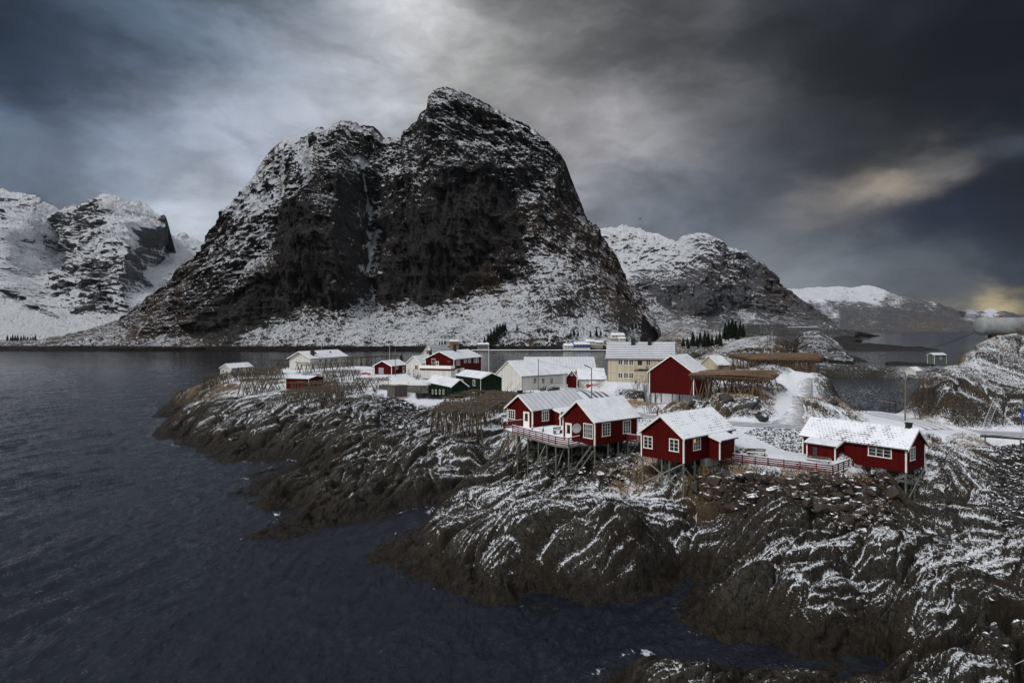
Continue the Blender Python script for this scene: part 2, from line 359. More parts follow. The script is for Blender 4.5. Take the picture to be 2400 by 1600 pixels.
def snow_roof(name, kind, under=(.05, .05, .055)):
    """thin snow lying on a roof; the covering shows through as tile rows, ribs or seams"""
    t, fin = new_mat(name); oc = t.n('ShaderNodeTexCoord', out=3); uv = t.n('ShaderNodeUVMap', uv_map='roof'); u, v, _ = t.xyz(uv)
    big = t.noise(oc, .45, 5, .6, .6); mid = t.noise(oc, 3, 5, .65); mic = t.noise(oc, 22, 3, .7)
    if kind == 'tile':
        row = t.mul(v, 1/.36); ph = t.m('FRACT', row)
        off = t.mul(t.m('MODULO', t.m('FLOOR', row), 2.0), .5)
        cx = t.sub(t.m('FRACT', t.add(t.mul(u, 1/.42), off)), .5)
        edge = t.add(ph, t.mul(t.mul(cx, cx), 1.6))
        mark = t.mul(t.ss(t.m('ABSOLUTE', t.sub(edge, .52)), .10, .26, 1, 0), t.ss(t.m('ABSOLUTE', cx), .28, .46, 1, 0))
        f = t.add(t.mul(mark, .5), t.add(t.mul(t.sub(big, .55), 2.2), t.mul(t.sub(mid, .5), 1.5)))
        m = t.ss(t.add(f, t.mul(t.ss(t.noise(oc, .28, 3, .5, 1.0), .5, .7), .35)), .2, .8)
    elif kind == 'rows':
        ph = t.m('ABSOLUTE', t.sub(t.m('FRACT', t.mul(v, 1/.58)), .5)); cx = t.m('ABSOLUTE', t.sub(t.m('FRACT', t.mul(u, 1/.5)), .5))
        f = t.add(t.mul(t.ss(ph, .14, .38), .85), t.add(t.mul(cx, .3), t.add(t.mul(t.sub(mid, .5), .7), t.mul(t.sub(big, .5), .6)))); m = t.ss(f, .12, .72, .12, .95)
    elif kind == 'seam':
        ph = t.m('ABSOLUTE', t.sub(t.m('FRACT', t.mul(t.add(u, t.mul(v, .0)), 1/1.05)), .5))
        line = t.ss(ph, .04, .07, 1, 0)
        f = t.add(t.add(.42, t.mul(t.sub(mid, .5), .35)), t.add(t.mul(t.sub(big, .5), .5), t.mul(line, -.55))); m = t.ss(f, -.1, .9, .15, .95)
    elif kind == 'rib':
        ph = t.m('ABSOLUTE', t.sub(t.m('FRACT', t.mul(u, 1/.38)), .5)); f = t.add(t.mul(t.ss(ph, .3, .48), .35), t.add(t.mul(t.sub(big, .5), .8), t.mul(t.sub(mid, .5), .9))); m = t.ss(f, -.05, .6, .10, .75)
    else:
        f = t.add(t.mul(t.sub(big, .5), .9), t.add(t.mul(t.sub(mid, .5), .6), .05)); m = t.ss(f, -.2, .65, .08, .62)
    c = t.mix(m, t.mix(mic, tuple(.78*k for k in SNOW), tuple(.92*k for k in SNOW)), under)
    return fin(color=c, rough=.8, normal=t.bump(t.add(t.mul(m, -1.0), t.mul(mid, .4)), .5, .03))
for k in ('tile', 'rows', 'seam', 'rib', 'plain'): M['roof_'+k] = snow_roof('snowy_roof_'+k, k, (.07, .075, .08) if k != 'seam' else (.22, .23, .25))
def ground_snow(name, c=(.74, .76, .80), dirt=.4):
    t, fin = new_mat(name); p = t.n('ShaderNodeNewGeometry', out=0)
    a = t.noise(p, .25, 5, .6, .5); b = t.noise(p, 2.2, 5, .7)
    cc = t.mix(t.mul(t.ss(t.add(t.mul(a, .5), t.mul(b, .5)), .46, .66), dirt), c, (.25, .24, .23))
    return fin(color=cc, rough=.85, normal=t.bump(b, .4, .05))
M['snow'] = ground_snow('lying_snow')
# road: packed snow with two bare wheel tracks, attribute 'acr' runs 0..1 across
t, fin = new_mat('snowy_road'); p = t.n('ShaderNodeNewGeometry', out=0); a = t.attr('acr'); w = t.attr('wear')
n1 = t.noise(p, .5, 5, .6, .6); n2_ = t.noise(p, 3, 5, .7)
aw = t.add(a, t.mul(t.sub(n1, .5), .10))
tr = t.m('MAXIMUM', t.m('MAXIMUM', t.ss(t.m('ABSOLUTE', t.sub(aw, .20)), .03, .085, 1, 0), t.ss(t.m('ABSOLUTE', t.sub(aw, .42)), .03, .085, 1, 0)), t.m('MAXIMUM', t.ss(t.m('ABSOLUTE', t.sub(aw, .62)), .03, .085, 1, 0), t.ss(t.m('ABSOLUTE', t.sub(aw, .83)), .03, .085, 1, 0)))
f = t.add(t.mul(tr, w), t.add(t.mul(t.sub(n2_, .5), .35), t.mul(t.sub(w, 1), .2)))
M['road'] = fin(color=t.mix(t.ss(f, .10, .70, .10, .95), (.62, .64, .68), t.mix(n2_, (.05, .05, .052), (.11, .11, .115))), rough=.6, normal=t.bump(n2_, .3, .03))
t, fin = new_mat('trodden_snow_path'); p = t.n('ShaderNodeNewGeometry', out=0); a_ = t.attr('acr'); q1 = t.noise(p, .9, 6, .7, .8); q2 = t.noise(p, 4, 5, .75); ed = t.m('ABSOLUTE', t.sub(a_, .5))
f = t.add(t.add(t.mul(t.sub(q1, .5), 1.6), t.mul(t.sub(q2, .5), 1.2)), t.mul(ed, .9))
M['path'] = fin(color=t.mix(t.ss(f, -.25, .45, .12, .85), (.70, .72, .76), (.15, .145, .14)), rough=.8, normal=t.bump(q2, .4, .05))
# water
t, fin = new_mat('sea_water'); p = t.n('ShaderNodeNewGeometry', out=0); fm = t.attr('foam'); dst = t.attr('dist')
def wv(sc, sx, sy, rot, det, r=.6, dd=.5): return t.noise(t.mapv(p, (sx, sy, 1), (0, 0, R(rot))), sc, det, r, dd)
h1 = wv(.22, 1.5, .6, 30, 4, .55, .5); h2 = wv(.9, 1.3, .8, 25, 5, .65, .8); h3 = wv(3.6, .8, 1.2, 70, 4, .7, .5)
hh = t.add(t.mul(h1, .9), t.add(t.mul(h2, .55), t.mul(h3, .16)))
gust = t.noise(t.mapv(p, (.3, 1, 1), (0, 0, R(12))), .02, 4, .6)
fo = t.ss(t.add(fm, t.add(t.mul(t.sub(t.noise(p, 1.3, 6, .75, 1.2), .5), 2.2), t.mul(t.sub(t.noise(p, .18, 3, .6), .5), 2.0))), 1.02, 1.14)
c = t.mix(t.mul(fo, .8), (.0055, .0075, .0125), (.60, .62, .66))
t_b = t.n('ShaderNodeBump', {'Strength': t.ss(gust, .35, .65, .8, 1.0), 'Distance': t.ss(dst, 60, 500, .65, .22), 'Height': hh})
M['water'] = fin(color=c, rough=t.add(t.mul(fo, .5), t.ss(dst, 100, 1500, .04, .14)), ior=1.36, spec=.5, normal=t_b)
# ------------------------------------------------------------ the peninsula terrain (one height field, z = 0 is the sea)
COAST = [(353,979),(399,976),(372,1000),(359,1018),(367,1027),(413,1030),(413,1044),(459,1050),(466,1060),(487,1064),(489,1075),(524,1085),(608,1081),(665,1077),(707,1080),
 (665,1092),(585,1111),(577,1119),(593,1129),(554,1153),(524,1156),(554,1167),(608,1164),(581,1184),(616,1197),(650,1201),(673,1211),(692,1206),(640,1232),(570,1261),(612,1266),(677,1262),(723,1244),
 (799,1237),(876,1217),(952,1195),(1029,1184),(1004,1218),(945,1255),(883,1289),(869,1300),(883,1318),(967,1346),(998,1360),(1028,1383),(1090,1407),(1136,1423),(1243,1418),(1338,1421),(1472,1416),
 (1526,1398),(1568,1383),(1625,1358),(1630,1380),(1608,1414),(1602,1458),(1648,1483),(1711,1509),(1807,1520),(1859,1539),(1960,1553),(1990,1562),(1900,1575),(1700,1568),(1600,1566),(1540,1548),(1490,1545),(1440,1568),(1400,1600)]
cw = [tuple(G(a, b).xy) for a, b in COAST]
cw += [(2, 30), (60, 26), (110, 60), (135, 110), (132, 150), (104, 163), (88, 148), (77, 128), (70, 121), (66, 124), (68, 128), (73, 138), (80, 152), (80, 172), (66, 190), (58, 215), (70, 250), (66, 285), (20, 285), (-40, 275), (-100, 268), (-112, 250), (-116, 225), (-108, 203)]
CW = np.array(cw)
def coast_dist(x, y):
    """signed distance to the shoreline, positive on land"""
    dmin = np.full(x.shape, 1e9); ins = np.zeros(x.shape, bool); n = len(CW)
    for i in range(n):
        ax, ay = CW[i]; bx, by = CW[(i+1) % n]; dx, dy = bx-ax, by-ay
        t = np.clip(((x-ax)*dx+(y-ay)*dy)/(dx*dx+dy*dy+1e-9), 0, 1)
        dmin = np.minimum(dmin, (x-ax-t*dx)**2+(y-ay-t*dy)**2)
        if dy: ins ^= ((ay > y) != (by > y)) & (x < ax+(y-ay)/dy*dx)
    return np.where(ins, 1, -1)*np.sqrt(dmin)
# control heights: photo pixel and height above the sea
CP = [(480,905,6),(560,900,7),(410,925,3.2),(450,960,3.6),(550,960,4.8),(470,1010,1.8),(650,950,6.3),(650,1000,3.8),(550,1030,2),(560,1060,1.2),(700,1040,1.9),(640,1050,1.2),(800,1030,2.6),(800,960,6.4),(900,955,6.2),(880,1000,3.6),
 (700,880,8.6),(600,885,8),(515,885,8),(780,858,9),(720,868,9),(640,862,8.6),(870,890,8),(860,860,9),(914,880,9),(1000,895,8.6),(960,935,6.5),(930,930,6.5),(1000,940,6.4),(1127,930,6.2),(1222,915,6.5),(760,920,7),(680,925,6.8),
 (920,990,3.6),(960,965,5.2),(990,960,5.6),(1100,985,5.3),(1050,975,5.3),(1160,960,6),(1150,1000,5.6),(1060,1005,5.4),(1020,1000,4.8),(1000,1030,5.0),(1050,1040,5.2),(1000,1090,3.6),(1080,1070,4.2),(900,1060,3.0),(900,1100,2.2),(800,1110,1.9),(700,1130,1.4),(620,1140,1.0),(700,1190,1.2),(800,1190,1.3),
 (900,1170,1.6),(1000,1150,1.6),(720,1240,.6),(850,1205,.7),(640,1150,1.5),(640,1190,.9),(750,1070,1.0),(760,1095,1.2),(1100,1145,.6),(1060,1165,.5),(1140,1110,1.2),(1165,1070,2.2),(1120,1080,3.2),
 (1334,1114,6.9),(1400,1110,7.4),(1320,1060,8.0),(1250,1055,7.2),(1190,1040,5.8),(1230,1020,7.5),(1300,1010,8.6),(1360,990,9.2),(1470,1060,8.2),(1602,1165,5.9),(1503,1120,7.0),(1640,1110,7.8),(1400,1150,6.3),(1500,1180,5.6),(1300,1170,5.5),(1200,1145,4.5),
 (1140,1110+20,4.0),(1150,1090,4.8),(1090,1120,4.4),(1055,1180,3.0),(960,1265,1.3),(1090,1250,3.0),(1100,1340,1.6),(1000,1310,1.3),(1050,1370,.8),(1250,1250,4.7),(1250,1340,3.2),(1400,1250,5.0),(1400,1340,3.0),(1500,1300,3.4),(1600,1240,3.7),(1560,1330,1.6),(1650,1230,3.6),(1300,1390,1.2),(1450,1385,1.2),(1150,1395,.9),
 (1780,1040,9.2),(1700,1080,9.0),(1950,1095,8.3),(1850,1060,8.8),(1720,1040,9.4),(1730,1020,9.6),(1830,1020,9.6),(1900,1040,8.9),(1750,1150,6.9),(1850,1150,6.8),(1750,1210,5.0),(1900,1125,7.8),(1952,1126,7.75),(1870,1116,8.0),(1740,1100,8.4),(1800,1108,8.2),(2000,1120,7.6),(1900,1200,5.6),(1900,1250,4.7),(2000,1200,5.4),(1850,1225,5.6),(1780,1250,4.8),(1720,1260,3.0),(1690,1300,1.8),(1660,1335,.9),
 (1750,1350,3.6),(1650,1440,1.1),(1680,1380,2.2),(1900,1350,4.2),(1850,1420,3.0),(1780,1470,1.3),(1990,1470,1.6),(1900,1500,1.2),(2000,1290,4.4),(1990,1400,2.6),(2060,1420,1.7),(2030,1460,1.2),(2100,1150,6.4),(2121,1184,4.9),(2150,1110,7.2),(2165,1060,8.8),(2180,1035,9.4),(2220,1030,9.5),(2230,1110,7.9),(2250,1180,5.2),(2320,1040,9),(2330,1110,7.6),(2370,1080,7.8),(2390,1200,5.4),(2330,1230,4.4),(2200,1250,4.2),(2100,1250,4.3),
 (2130,1375,4.6),(2190,1340,4.6),(2230,1400,4.0),(2100,1450,3.0),(2200,1480,2.4),(2300,1300,4.4),(2390,1290,5.4),(2350,1350,4.0),(2350,1450,3),(2080,1520,1.0),(2230,1535,3.6),(2160,1560,2.4),(2300,1560,3.2),(2120,1590,1.4),(2390,1500,2.2),(2390,1580,2.6),(1500,1575,1.6),(1780,1600,1.2),(1850,1598,1.6),(1950,1600,1.4),
 (2400,1020,9.3),(2140,1007,9.5),(1950,1003,9.7),(1800,1003,9.8),(1700,1000,9.8),(1600,990,9.8),(1500,980,9.8),(1430,960,9.5),(1395,940,9.0),(1360,925,8.2),(1300,912,7.2),(2060,965,9.5),(2100,985,9.6),(2240,1000,9.6),(2360,1010,9.6),
 (1650,975,10.4),(1640,940,11.6),(1700,905,12.8),(1760,930,12.6),(1700,930,12.4),(1790,900,12.8),(1780,985,10.2),(1560,945,9.3),(1600,960,10),(1520,950,9.6),(1880,885,12.3),(1860,930,11.8),(1850,975,10.3),(1850,995,9.9),(1930,950,11.0),(1990,955,9.8),(1950,900,12.0),(1900,980,10.2),(1960,985,9.8),
 (1430,893,11.7),(1560,893,11.7),(1640,870,11.7),(1700,862,11),(1450,930,10.8),(1480,950,10.2),(1420,915,10.8),(1380,905,7.5),(1350,895,5),(1300,900,5.4),(1270,895,5),(1200,900,6),(1130,890,7.5),(1800,850,8),(1880,850,7.5),(1750,850,9),
 (2170,955,11.7),(2150,975,10),(2220,985,10.6),(2325,998,10.0),(2400,1000,10.1),(2195,920,14.0),(2260,925,14.0),(2345,932,13.5),(2400,930,13.6),(2220,862,17.5),(2260,835,19.1),(2300,806,21.3),(2400,795,22.2),(2350,800,21.6),(2400,850,18.4),(2300,880,16.4),(2360,880,16.4),(2240,890,16.0),(2240,955,12.3),(2300,960,12.1),(2170,900,14.9)]
cpx = np.array([G(a, b, c)[:] for a, b, c in CP])
extra = [(60,40,6),(100,70,12),(110,110,20),(95,120,21.5),(105,140,20),(90,105,16),(20,265,6),(-40,262,7),(-95,250,5),(55,240,6),(60,270,5),(80,30,4),(30,34,.6),(33.8,138,9.0),(30.6,142,9.2),(37.5,141,9.4),(36.5,147,10.2),(31,147,10.2)]
cpx = np.vstack([cpx, np.array(extra, float)])
ci = np.vstack([np.c_[CW, np.zeros(len(CW))]])
ctrl = np.vstack([cpx, ci])
def mq_fit(pts, vals, c): 
    r = np.sqrt(((pts[:, None]-pts[None])**2).sum(-1)+c*c); n = len(pts)
    return np.linalg.lstsq(r+np.eye(n)*.02*c, vals, rcond=1e-8)[0]
def mq_eval(pts, wts, c, x, y):
    out = np.zeros(x.shape, np.float32)
    x = x.astype(np.float32); y = y.astype(np.float32)
    for (a, b), w in zip(pts, wts): out += np.float32(w)*np.sqrt((x-np.float32(a))**2+(y-np.float32(b))**2+np.float32(c*c))
    return out
wt = mq_fit(ctrl[:, :2], ctrl[:, 2], 1.5)
NU, NV = 1000, 1080; U0, U1, V0, V1 = -.66, .92, math.log(33), math.log(292)
uu = np.linspace(U0, U1, NU); vv = np.linspace(V0, V1, NV)
TU, TV = np.meshgrid(uu, vv); TY = np.exp(TV); TX = TU*TY
cd = coast_dist(TX, TY)
base = mq_eval(ctrl[:, :2], wt, 1.5, TX, TY)
def blur(a, k):
    for _ in range(k):
        a = a.copy(); a[1:-1] = (a[:-2]+2*a[1:-1]+a[2:])/4; a[:, 1:-1] = (a[:, :-2]+2*a[:, 1:-1]+a[:, 2:])/4
    return a
# smooth yards, roads, pads (photo pixel, height, radius): everything else is bare rock
pads = [(1780,1040,9.2,8),(1720,1035,9.4,5),(1830,1022,9.6,6),(1850,1060,8.8,4),(1640,1005,9.8,5),(1400,985,9.5,4),(1270,1000,9,4),(1450,1010,9.6,5),(1000,905,8,12),(1080,905,7.5,12),(1160,915,6.5,12),(960,928,6.5,6),(1000,938,6.4,7),(1060,945,6.2,8),(920,888,9,14),(850,885,8.6,10),(820,900,8,8),(1300,905,6.5,16),(1370,925,8.2,8),(1240,925,6.5,10),(1650,862,11,10),(1780,852,9,14),(1560,893,11.7,10),(1460,893,11.7,8),(1100,880,8,20),(760,865,9,18),(2060,962,9.5,5),(1855,940,11.6,3.5),(1855,970,10.4,3),(1870,900,12.2,5),(1850,990,10,3.5),(2100,985,9.6,5),(1690,1082,9.0,2.6),(1720,1086,8.8,2.6),(1760,1092,8.6,2.6),(1800,1098,8.3,2.6),(1850,1103,8.2,2.6),(1900,1109,8.1,2.6),(1950,1114,7.9,2.6),(1985,1108,8.0,2.6),(1880,1085,8.6,3.5),(1930,1095,8.4,3.5),(1570,945,9.3,7),(1540,958,9.6,5),(1620,948,10,5),(1450,935,10.8,6),(1500,925,11.0,6)]
rocky = np.ones_like(TX, dtype=np.float32)
for a, b, c, r in pads:
    g = G(a, b, c); rocky *= 1-.97*np.exp(-(((TX-g.x)**2+(TY-g.y)**2)/(r*r))**1.5)
ROAD = [G(*q).xy for q in [(2700,1052,8.9),(2400,1020,9.3),(2240,1008,9.6),(2140,1004,9.6),(1950,999,9.8),(1800,997,9.9),(1700,993,9.9),(1600,984,9.9),(1500,973,9.9),(1450,962,9.7),(1425,949,9.4),(1395,935,8.9),(1362,922,8.2),(1330,911,7.3),(1290,903,6.4)]]
ROAD2 = [G(*q).xy for q in [(2200,1010,9.6),(2110,988,9.6),(2060,970,9.6),(2045,962,9.6)]]
PATH = [G(*q).xy for q in [(1838,1000,9.9),(1848,975,10.4),(1855,940,11.6),(1862,915,12.1),(1880,892,12.3),(1895,870,11.5)]]
def dense(pl, step=1.2):
    pts = [Vector((*p, 0)) for p in pl]; out = []
    for i in range(len(pts)-1):
        p0, p1, p2, p3 = pts[max(i-1, 0)], pts[i], pts[i+1], pts[min(i+2, len(pts)-1)]
        n = max(2, int((p2-p1).length/step))
        for k in range(n):
            t = k/n; out.append(.5*((2*p1)+(p2-p0)*t+(2*p0-5*p1+4*p2-p3)*t*t+(3*p1-3*p2+p3-p0)*t**3))
    out.append(pts[-1]); return np.array([[q.x, q.y] for q in out])
def line_dist(pl, x, y):
    dm = np.full(x.shape, 1e9)
    for i in range(len(pl)-1):
        ax, ay = pl[i]; dx, dy = pl[i+1]-pl[i]; t = np.clip(((x-ax)*dx+(y-ay)*dy)/(dx*dx+dy*dy+1e-9), 0, 1)
        dm = np.minimum(dm, (x-ax-t*dx)**2+(y-ay-t*dy)**2)
    return np.sqrt(dm)
RD, RD2, PD = dense(ROAD), dense(ROAD2), dense(PATH)
def basez(x, y): return mq_eval(ctrl[:, :2], wt, 1.5, np.atleast_1d(np.asarray(x, float)), np.atleast_1d(np.asarray(y, float)))
def smooth(a, k=4):
    a = np.asarray(a, float)
    for _ in range(k): a = np.r_[a[:1], (a[:-2]+a[1:-1]*2+a[2:])/4, a[-1:]]
    return a
flat_sets = []
for pl, hw in ((RD, 3.1), (RD2, 2.6)):
    zz = smooth(basez(pl[:, 0], pl[:, 1]), 30); flat_sets.append((pl, hw, zz))
    m = (np.abs(TX-pl[:, 0].mean()) < 120)
    sub = np.where((TY > pl[:, 1].min()-12) & (TY < pl[:, 1].max()+12))
    dm = np.full(TX.shape, 1e9); zr = np.zeros(TX.shape)
    sx, sy = TX[sub], TY[sub]; dd = np.full(sx.shape, 1e9); zq = np.zeros(sx.shape)
    for i in range(0, len(pl)):
        q = (sx-pl[i, 0])**2+(sy-pl[i, 1])**2; lt = q < dd; dd = np.where(lt, q, dd); zq = np.where(lt, zz[i], zq)
    dd = np.sqrt(dd); wgt = 1-sstep(dd, hw+.6, hw+3.5)
    base[sub] = base[sub]*(1-wgt)+zq*wgt; rocky[sub] *= (1-wgt)
dp = line_dist(PD, TX, TY); rocky *= sstep(dp, 1.2, 3.0)
village = sstep(cd, 6, 26)*sstep(TY, 145, 175); rocky *= 1-.6*village; dome = sstep(TX, 60, 68)*sstep(TY, 98, 104); rocky *= 1-.60*dome
vis = sstep(cd, 0, 2.5)
def pillow(a, b, s): f1_, f2_, c_ = voro2(a, b, s); return -(f1_**2)*1.5+.45-.55*np.exp(-((f2_-f1_)/.09)**2), c_
def facet(a, b, s):
    f1_, f2_, c_, t_ = voro2(a, b, s, True); return t_*.9+(c_-.5)*.9-.5*np.exp(-((f2_-f1_)/.07)**2)
def strata(deg, s):
    """jointed, layered rock whose ridges run along bearing deg"""
    th = R(deg); A_ = TX*math.sin(th)+TY*math.cos(th); B_ = TX*math.cos(th)-TY*math.sin(th)
    wx = fbm2(TX/9, TY/9, 3, 5+s)*2.6; wy = fbm2(TX/9, TY/9, 3, 15+s)*2.2; a, b = A_+wx, B_+wy
    r = fbm2(a/22, b/8.5, 3, 21+s, ridged=True)*.9*deep
    q, c = pillow(a/10, b/4.2, 41+s); r = r+(q*1.5+(c-.5)*1.3)*sstep(cd, -2, 5)+facet(a/9+.3, b/3.4+.1*fbm2(TX/2, TY/2, 2, 94), 42+s)*.72*sstep(cd, -2, 4)
    wa_, wb_ = .12*fbm2(TX*.8, TY*.8, 2, 95), .12*fbm2(TX*.8, TY*.8, 2, 96)
    r = r+facet(a/3.4+wa_, b/1.2+wb_, 43+s)*.42+facet(a/1.2+wa_*2, b/.5+wb_*2, 47+s)*.12
    bw = b+fbm2(a/6, b/6, 3, 63+s)*1.1+fbm2(a/1.6, b/1.6, 2, 64+s)*.16
    saw = lambda q: (q-np.floor(q))-.5
    am = sstep(fbm2(a/7, b/5, 2, 66+s), -.35, .35)
    r = r+saw(bw/1.25)*.50*am+saw(bw/.42+.3)*.19*(1-.5*am)+fbm2(a/1.0, b/.5, 3, 71+s, .55)*.06
    return r
deep = sstep(cd, -3, 6)*.65+.35
wl_ = 1-sstep(TX-.0*TY, -16, -6); wr_ = sstep(TX, 36, 42)*sstep(TY, 58, 66)
det = strata(27, 0)*wl_+(strata(66, 200)*(1-wr_)+strata(148, 400)*wr_)*(1-wl_)
farf = 1-.45*sstep(TY, 140, 230)
hts = base+det*rocky*farf+(1-rocky)*(fbm2(TX/3, TY/3, 3, 99)*.07)
edge = np.where(cd > 0, sstep(cd, -.6, 3.0), 0)
land = hts*edge+(1-edge)*(.12+fbm2(TX/1.4, TY/1.4, 3, 101)*.45)*sstep(cd, -1, .6)
# shoreline breaks up: shallow ledges and a few awash rocks
TZ = np.where(cd > -.3, np.maximum(land, -.6+0*land), np.maximum(cd*.55+.1+fbm2(TX/1.8, TY/1.8, 3, 103)*.55*sstep(cd, -3, 0), -4))
TZ = np.where(cd > 3.2, np.maximum(TZ, .25), TZ)
def open_view(px0, px1, py, Y0, Y1, soft=8):
    """keep the ground before a building low enough that its foot stays in sight"""
    global TZ
    tpx = CX+TU*F; w = sstep(tpx, px0-soft, px0)*(1-sstep(tpx, px1, px1+soft))*sstep(TY, Y0-4, Y0)*(1-sstep(TY, Y1, Y1+2)); lim = H-(py-CY)/F*TY+.12*fbm2(TX/2, TY/2, 3, 151)
    TZ = np.where(TZ > lim, TZ*(1-w)+lim*w, TZ)
for q in ((980,1130,936,146,183),(880,1012,921,150,182.2),(1415,1590,896,126,162),(1515,1660,945,112,150),(985,1130,889,184,206),(866,958,879.5,196,222),(664,752,915,163,188),(511,596,880,198,228),(1160,1330,917,162,192),(903,955,932,152,170),(1318,1422,911,180,212)): open_view(*q)
TZ = np.where(rocky > .3, TZ*.4+blur(TZ, 1)*.6, TZ)
def flatten(poly, z, soft=1.5):
    """level ground under a building"""
    global TZ
    pts = np.array(poly); c = pts.mean(0); r = np.hypot(*(pts-c).T).max()+soft
    w = 1-sstep(np.hypot(TX-c[0], TY-c[1]), r*.75, r+soft); TZ = TZ*(1-w)+z*w
def terr(x, y):
    u = (x/y-U0)/(U1-U0)*(NU-1); v = (math.log(y)-V0)/(V1-V0)*(NV-1)
    i, j = int(min(max(v, 0), NV-2)), int(min(max(u, 0), NU-2)); fv, fu = min(max(v-i, 0), 1), min(max(u-j, 0), 1)
    return float((TZ[i, j]*(1-fu)+TZ[i, j+1]*fu)*(1-fv)+(TZ[i+1, j]*(1-fu)+TZ[i+1, j+1]*fu)*fv)
# snow amount: strong inland and on gentle ground, in hollows, thin on the washed shore; painted regions follow where snow really lies
def region(pts, val, arr, wpow=1.5):
    for px, py, zz, r, v in pts:
        g = G(px, py, zz); w = np.exp(-(((TX-g.x)**2+(TY-g.y)**2)/(r*r))**wpow); arr = arr*(1-w)+v*w
    return arr
snow = .14+.16*sstep(cd, 3, 22)+.22*sstep(TZ, 3.5, 8)+.10*fbm2(TX/11, TY/11, 3, 111)
snow = snow+np.clip((1-rocky-.55)*2.0, 0, .8)*(1-dome)*(1-.56*sstep(TY, 130, 165))+(1-rocky)*.22
snow = region([(1250,1250,4.7,8,.50),(1400,1250,5,7,.42),(1150,1150,4.5,8,.52),(1400,1150,6.3,6,.50),(1500,1170,5.6,5,.60),(1450,1130,7,4,.75),(1560,1120,7,3,.7),(1850,1300,4.8,6,.5),(1950,1350,4,5,.5),(2130,1400,4,4,.6),(2300,1250,5,6,.50),(2200,1300,4.4,5,.55),(2200,1060,9,5,.55),(2230,1535,3.5,2.5,.5),
 (1040,1050,5,9,.42),(1060,1005,5.4,6,.55),(950,1080,3,7,.25),(480,930,5,14,.42),(640,945,6,14,.44),(800,950,6.4,12,.42),(750,910,7,14,.58),(560,905,7,12,.50),(900,930,6.5,8,.55),(700,880,9,18,.58),(600,885,8,12,.52),
 (1100,985,5.3,7,.75),(1150,1000,5.6,6,.6),(1680,920,12.4,9,.44),(1760,945,12,6,.42),(1950,930,11,7,.42),(1600,970,10,5,.46),(1570,950,9.4,6,.42),(1450,940,10.6,9,.40),(1480,910,11.5,8,.42),(2240,980,10,6,.50),(2300,850,18,9,.48),(2380,830,20,8,.46),(2250,900,15.5,7,.44),(2320,975,10.4,6,.42),
 (640,1180,1,14,.0),(800,1130,2,10,.02),(700,1040,2,14,.02),(1750,1160,6.5,7,.12),(1950,1170,6,6,.12),(2080,1160,6,4,.12),(1750,1450,1.5,3,.05),(1300,1395,1.2,3.2,.03),(1550,1350,1.6,3,.02),(1250,1310,3.8,4,.42),(1450,1290,4,4,.42),(1000,1200,3,5,.36),(1620,1250,3.6,3,.42),(1350,1085,8,4.5,.12),(1700,1200,4,3,.1),(2350,1100,7.6,4,.3),(2040,1450,2,3,.1)], None, snow)
lap = blur(TZ, 6)-TZ                                   # positive in hollows
snow = snow+np.clip(lap*1.6, -.10, .22)*rocky+np.clip((blur(TZ, 2)-TZ)*2.3, -.09, .14)*rocky+fbm2(TX/5, TY/3.2, 4, 131)*.14*rocky+(fbm2(TX/4.5, TY/4.5, 4, 133)*.50-.18)*sstep(TY, 140, 165)
grass = .0*TX
grass = region([(1680,930,12.4,8,.8),(1760,935,12,5,.9),(1950,930,11,8,.95),(1900,970,10.5,4,.7),(1450,935,10.6,8,.9),(1500,920,11.5,7,.85),(1560,965,9.8,5,.8),(1600,960,10,6,.7),(1500,1100,7.6,3.5,.8),(1420,1120,7.2,3.5,.6),(1800,1100,8,4.5,.55),(1950,1110,8,4,.6),(2050,1105,7.6,4,.5),
 (2200,1040,9.4,4,.7),(2280,1030,9.4,4,.5),(2240,845,18.8,3,.4),(2395,830,20,3,.2),(2230,990,10,3,.15),(2170,960,10.6,3,.1),(2300,925,14,2,.25),(1190,1050,5.6,3,.8),(930,930,6.5,5,.7),(700,900,8,16,.5),(560,895,8,14,.7),(480,905,6,8,.7),(1100,990,5.4,7,.35),(2060,950,9.5,6,.6),(1640,1115,8,3,.5),(1780,860,9,12,.5)], None, grass)
grass *= (1-sstep(1-rocky, .6, .95))
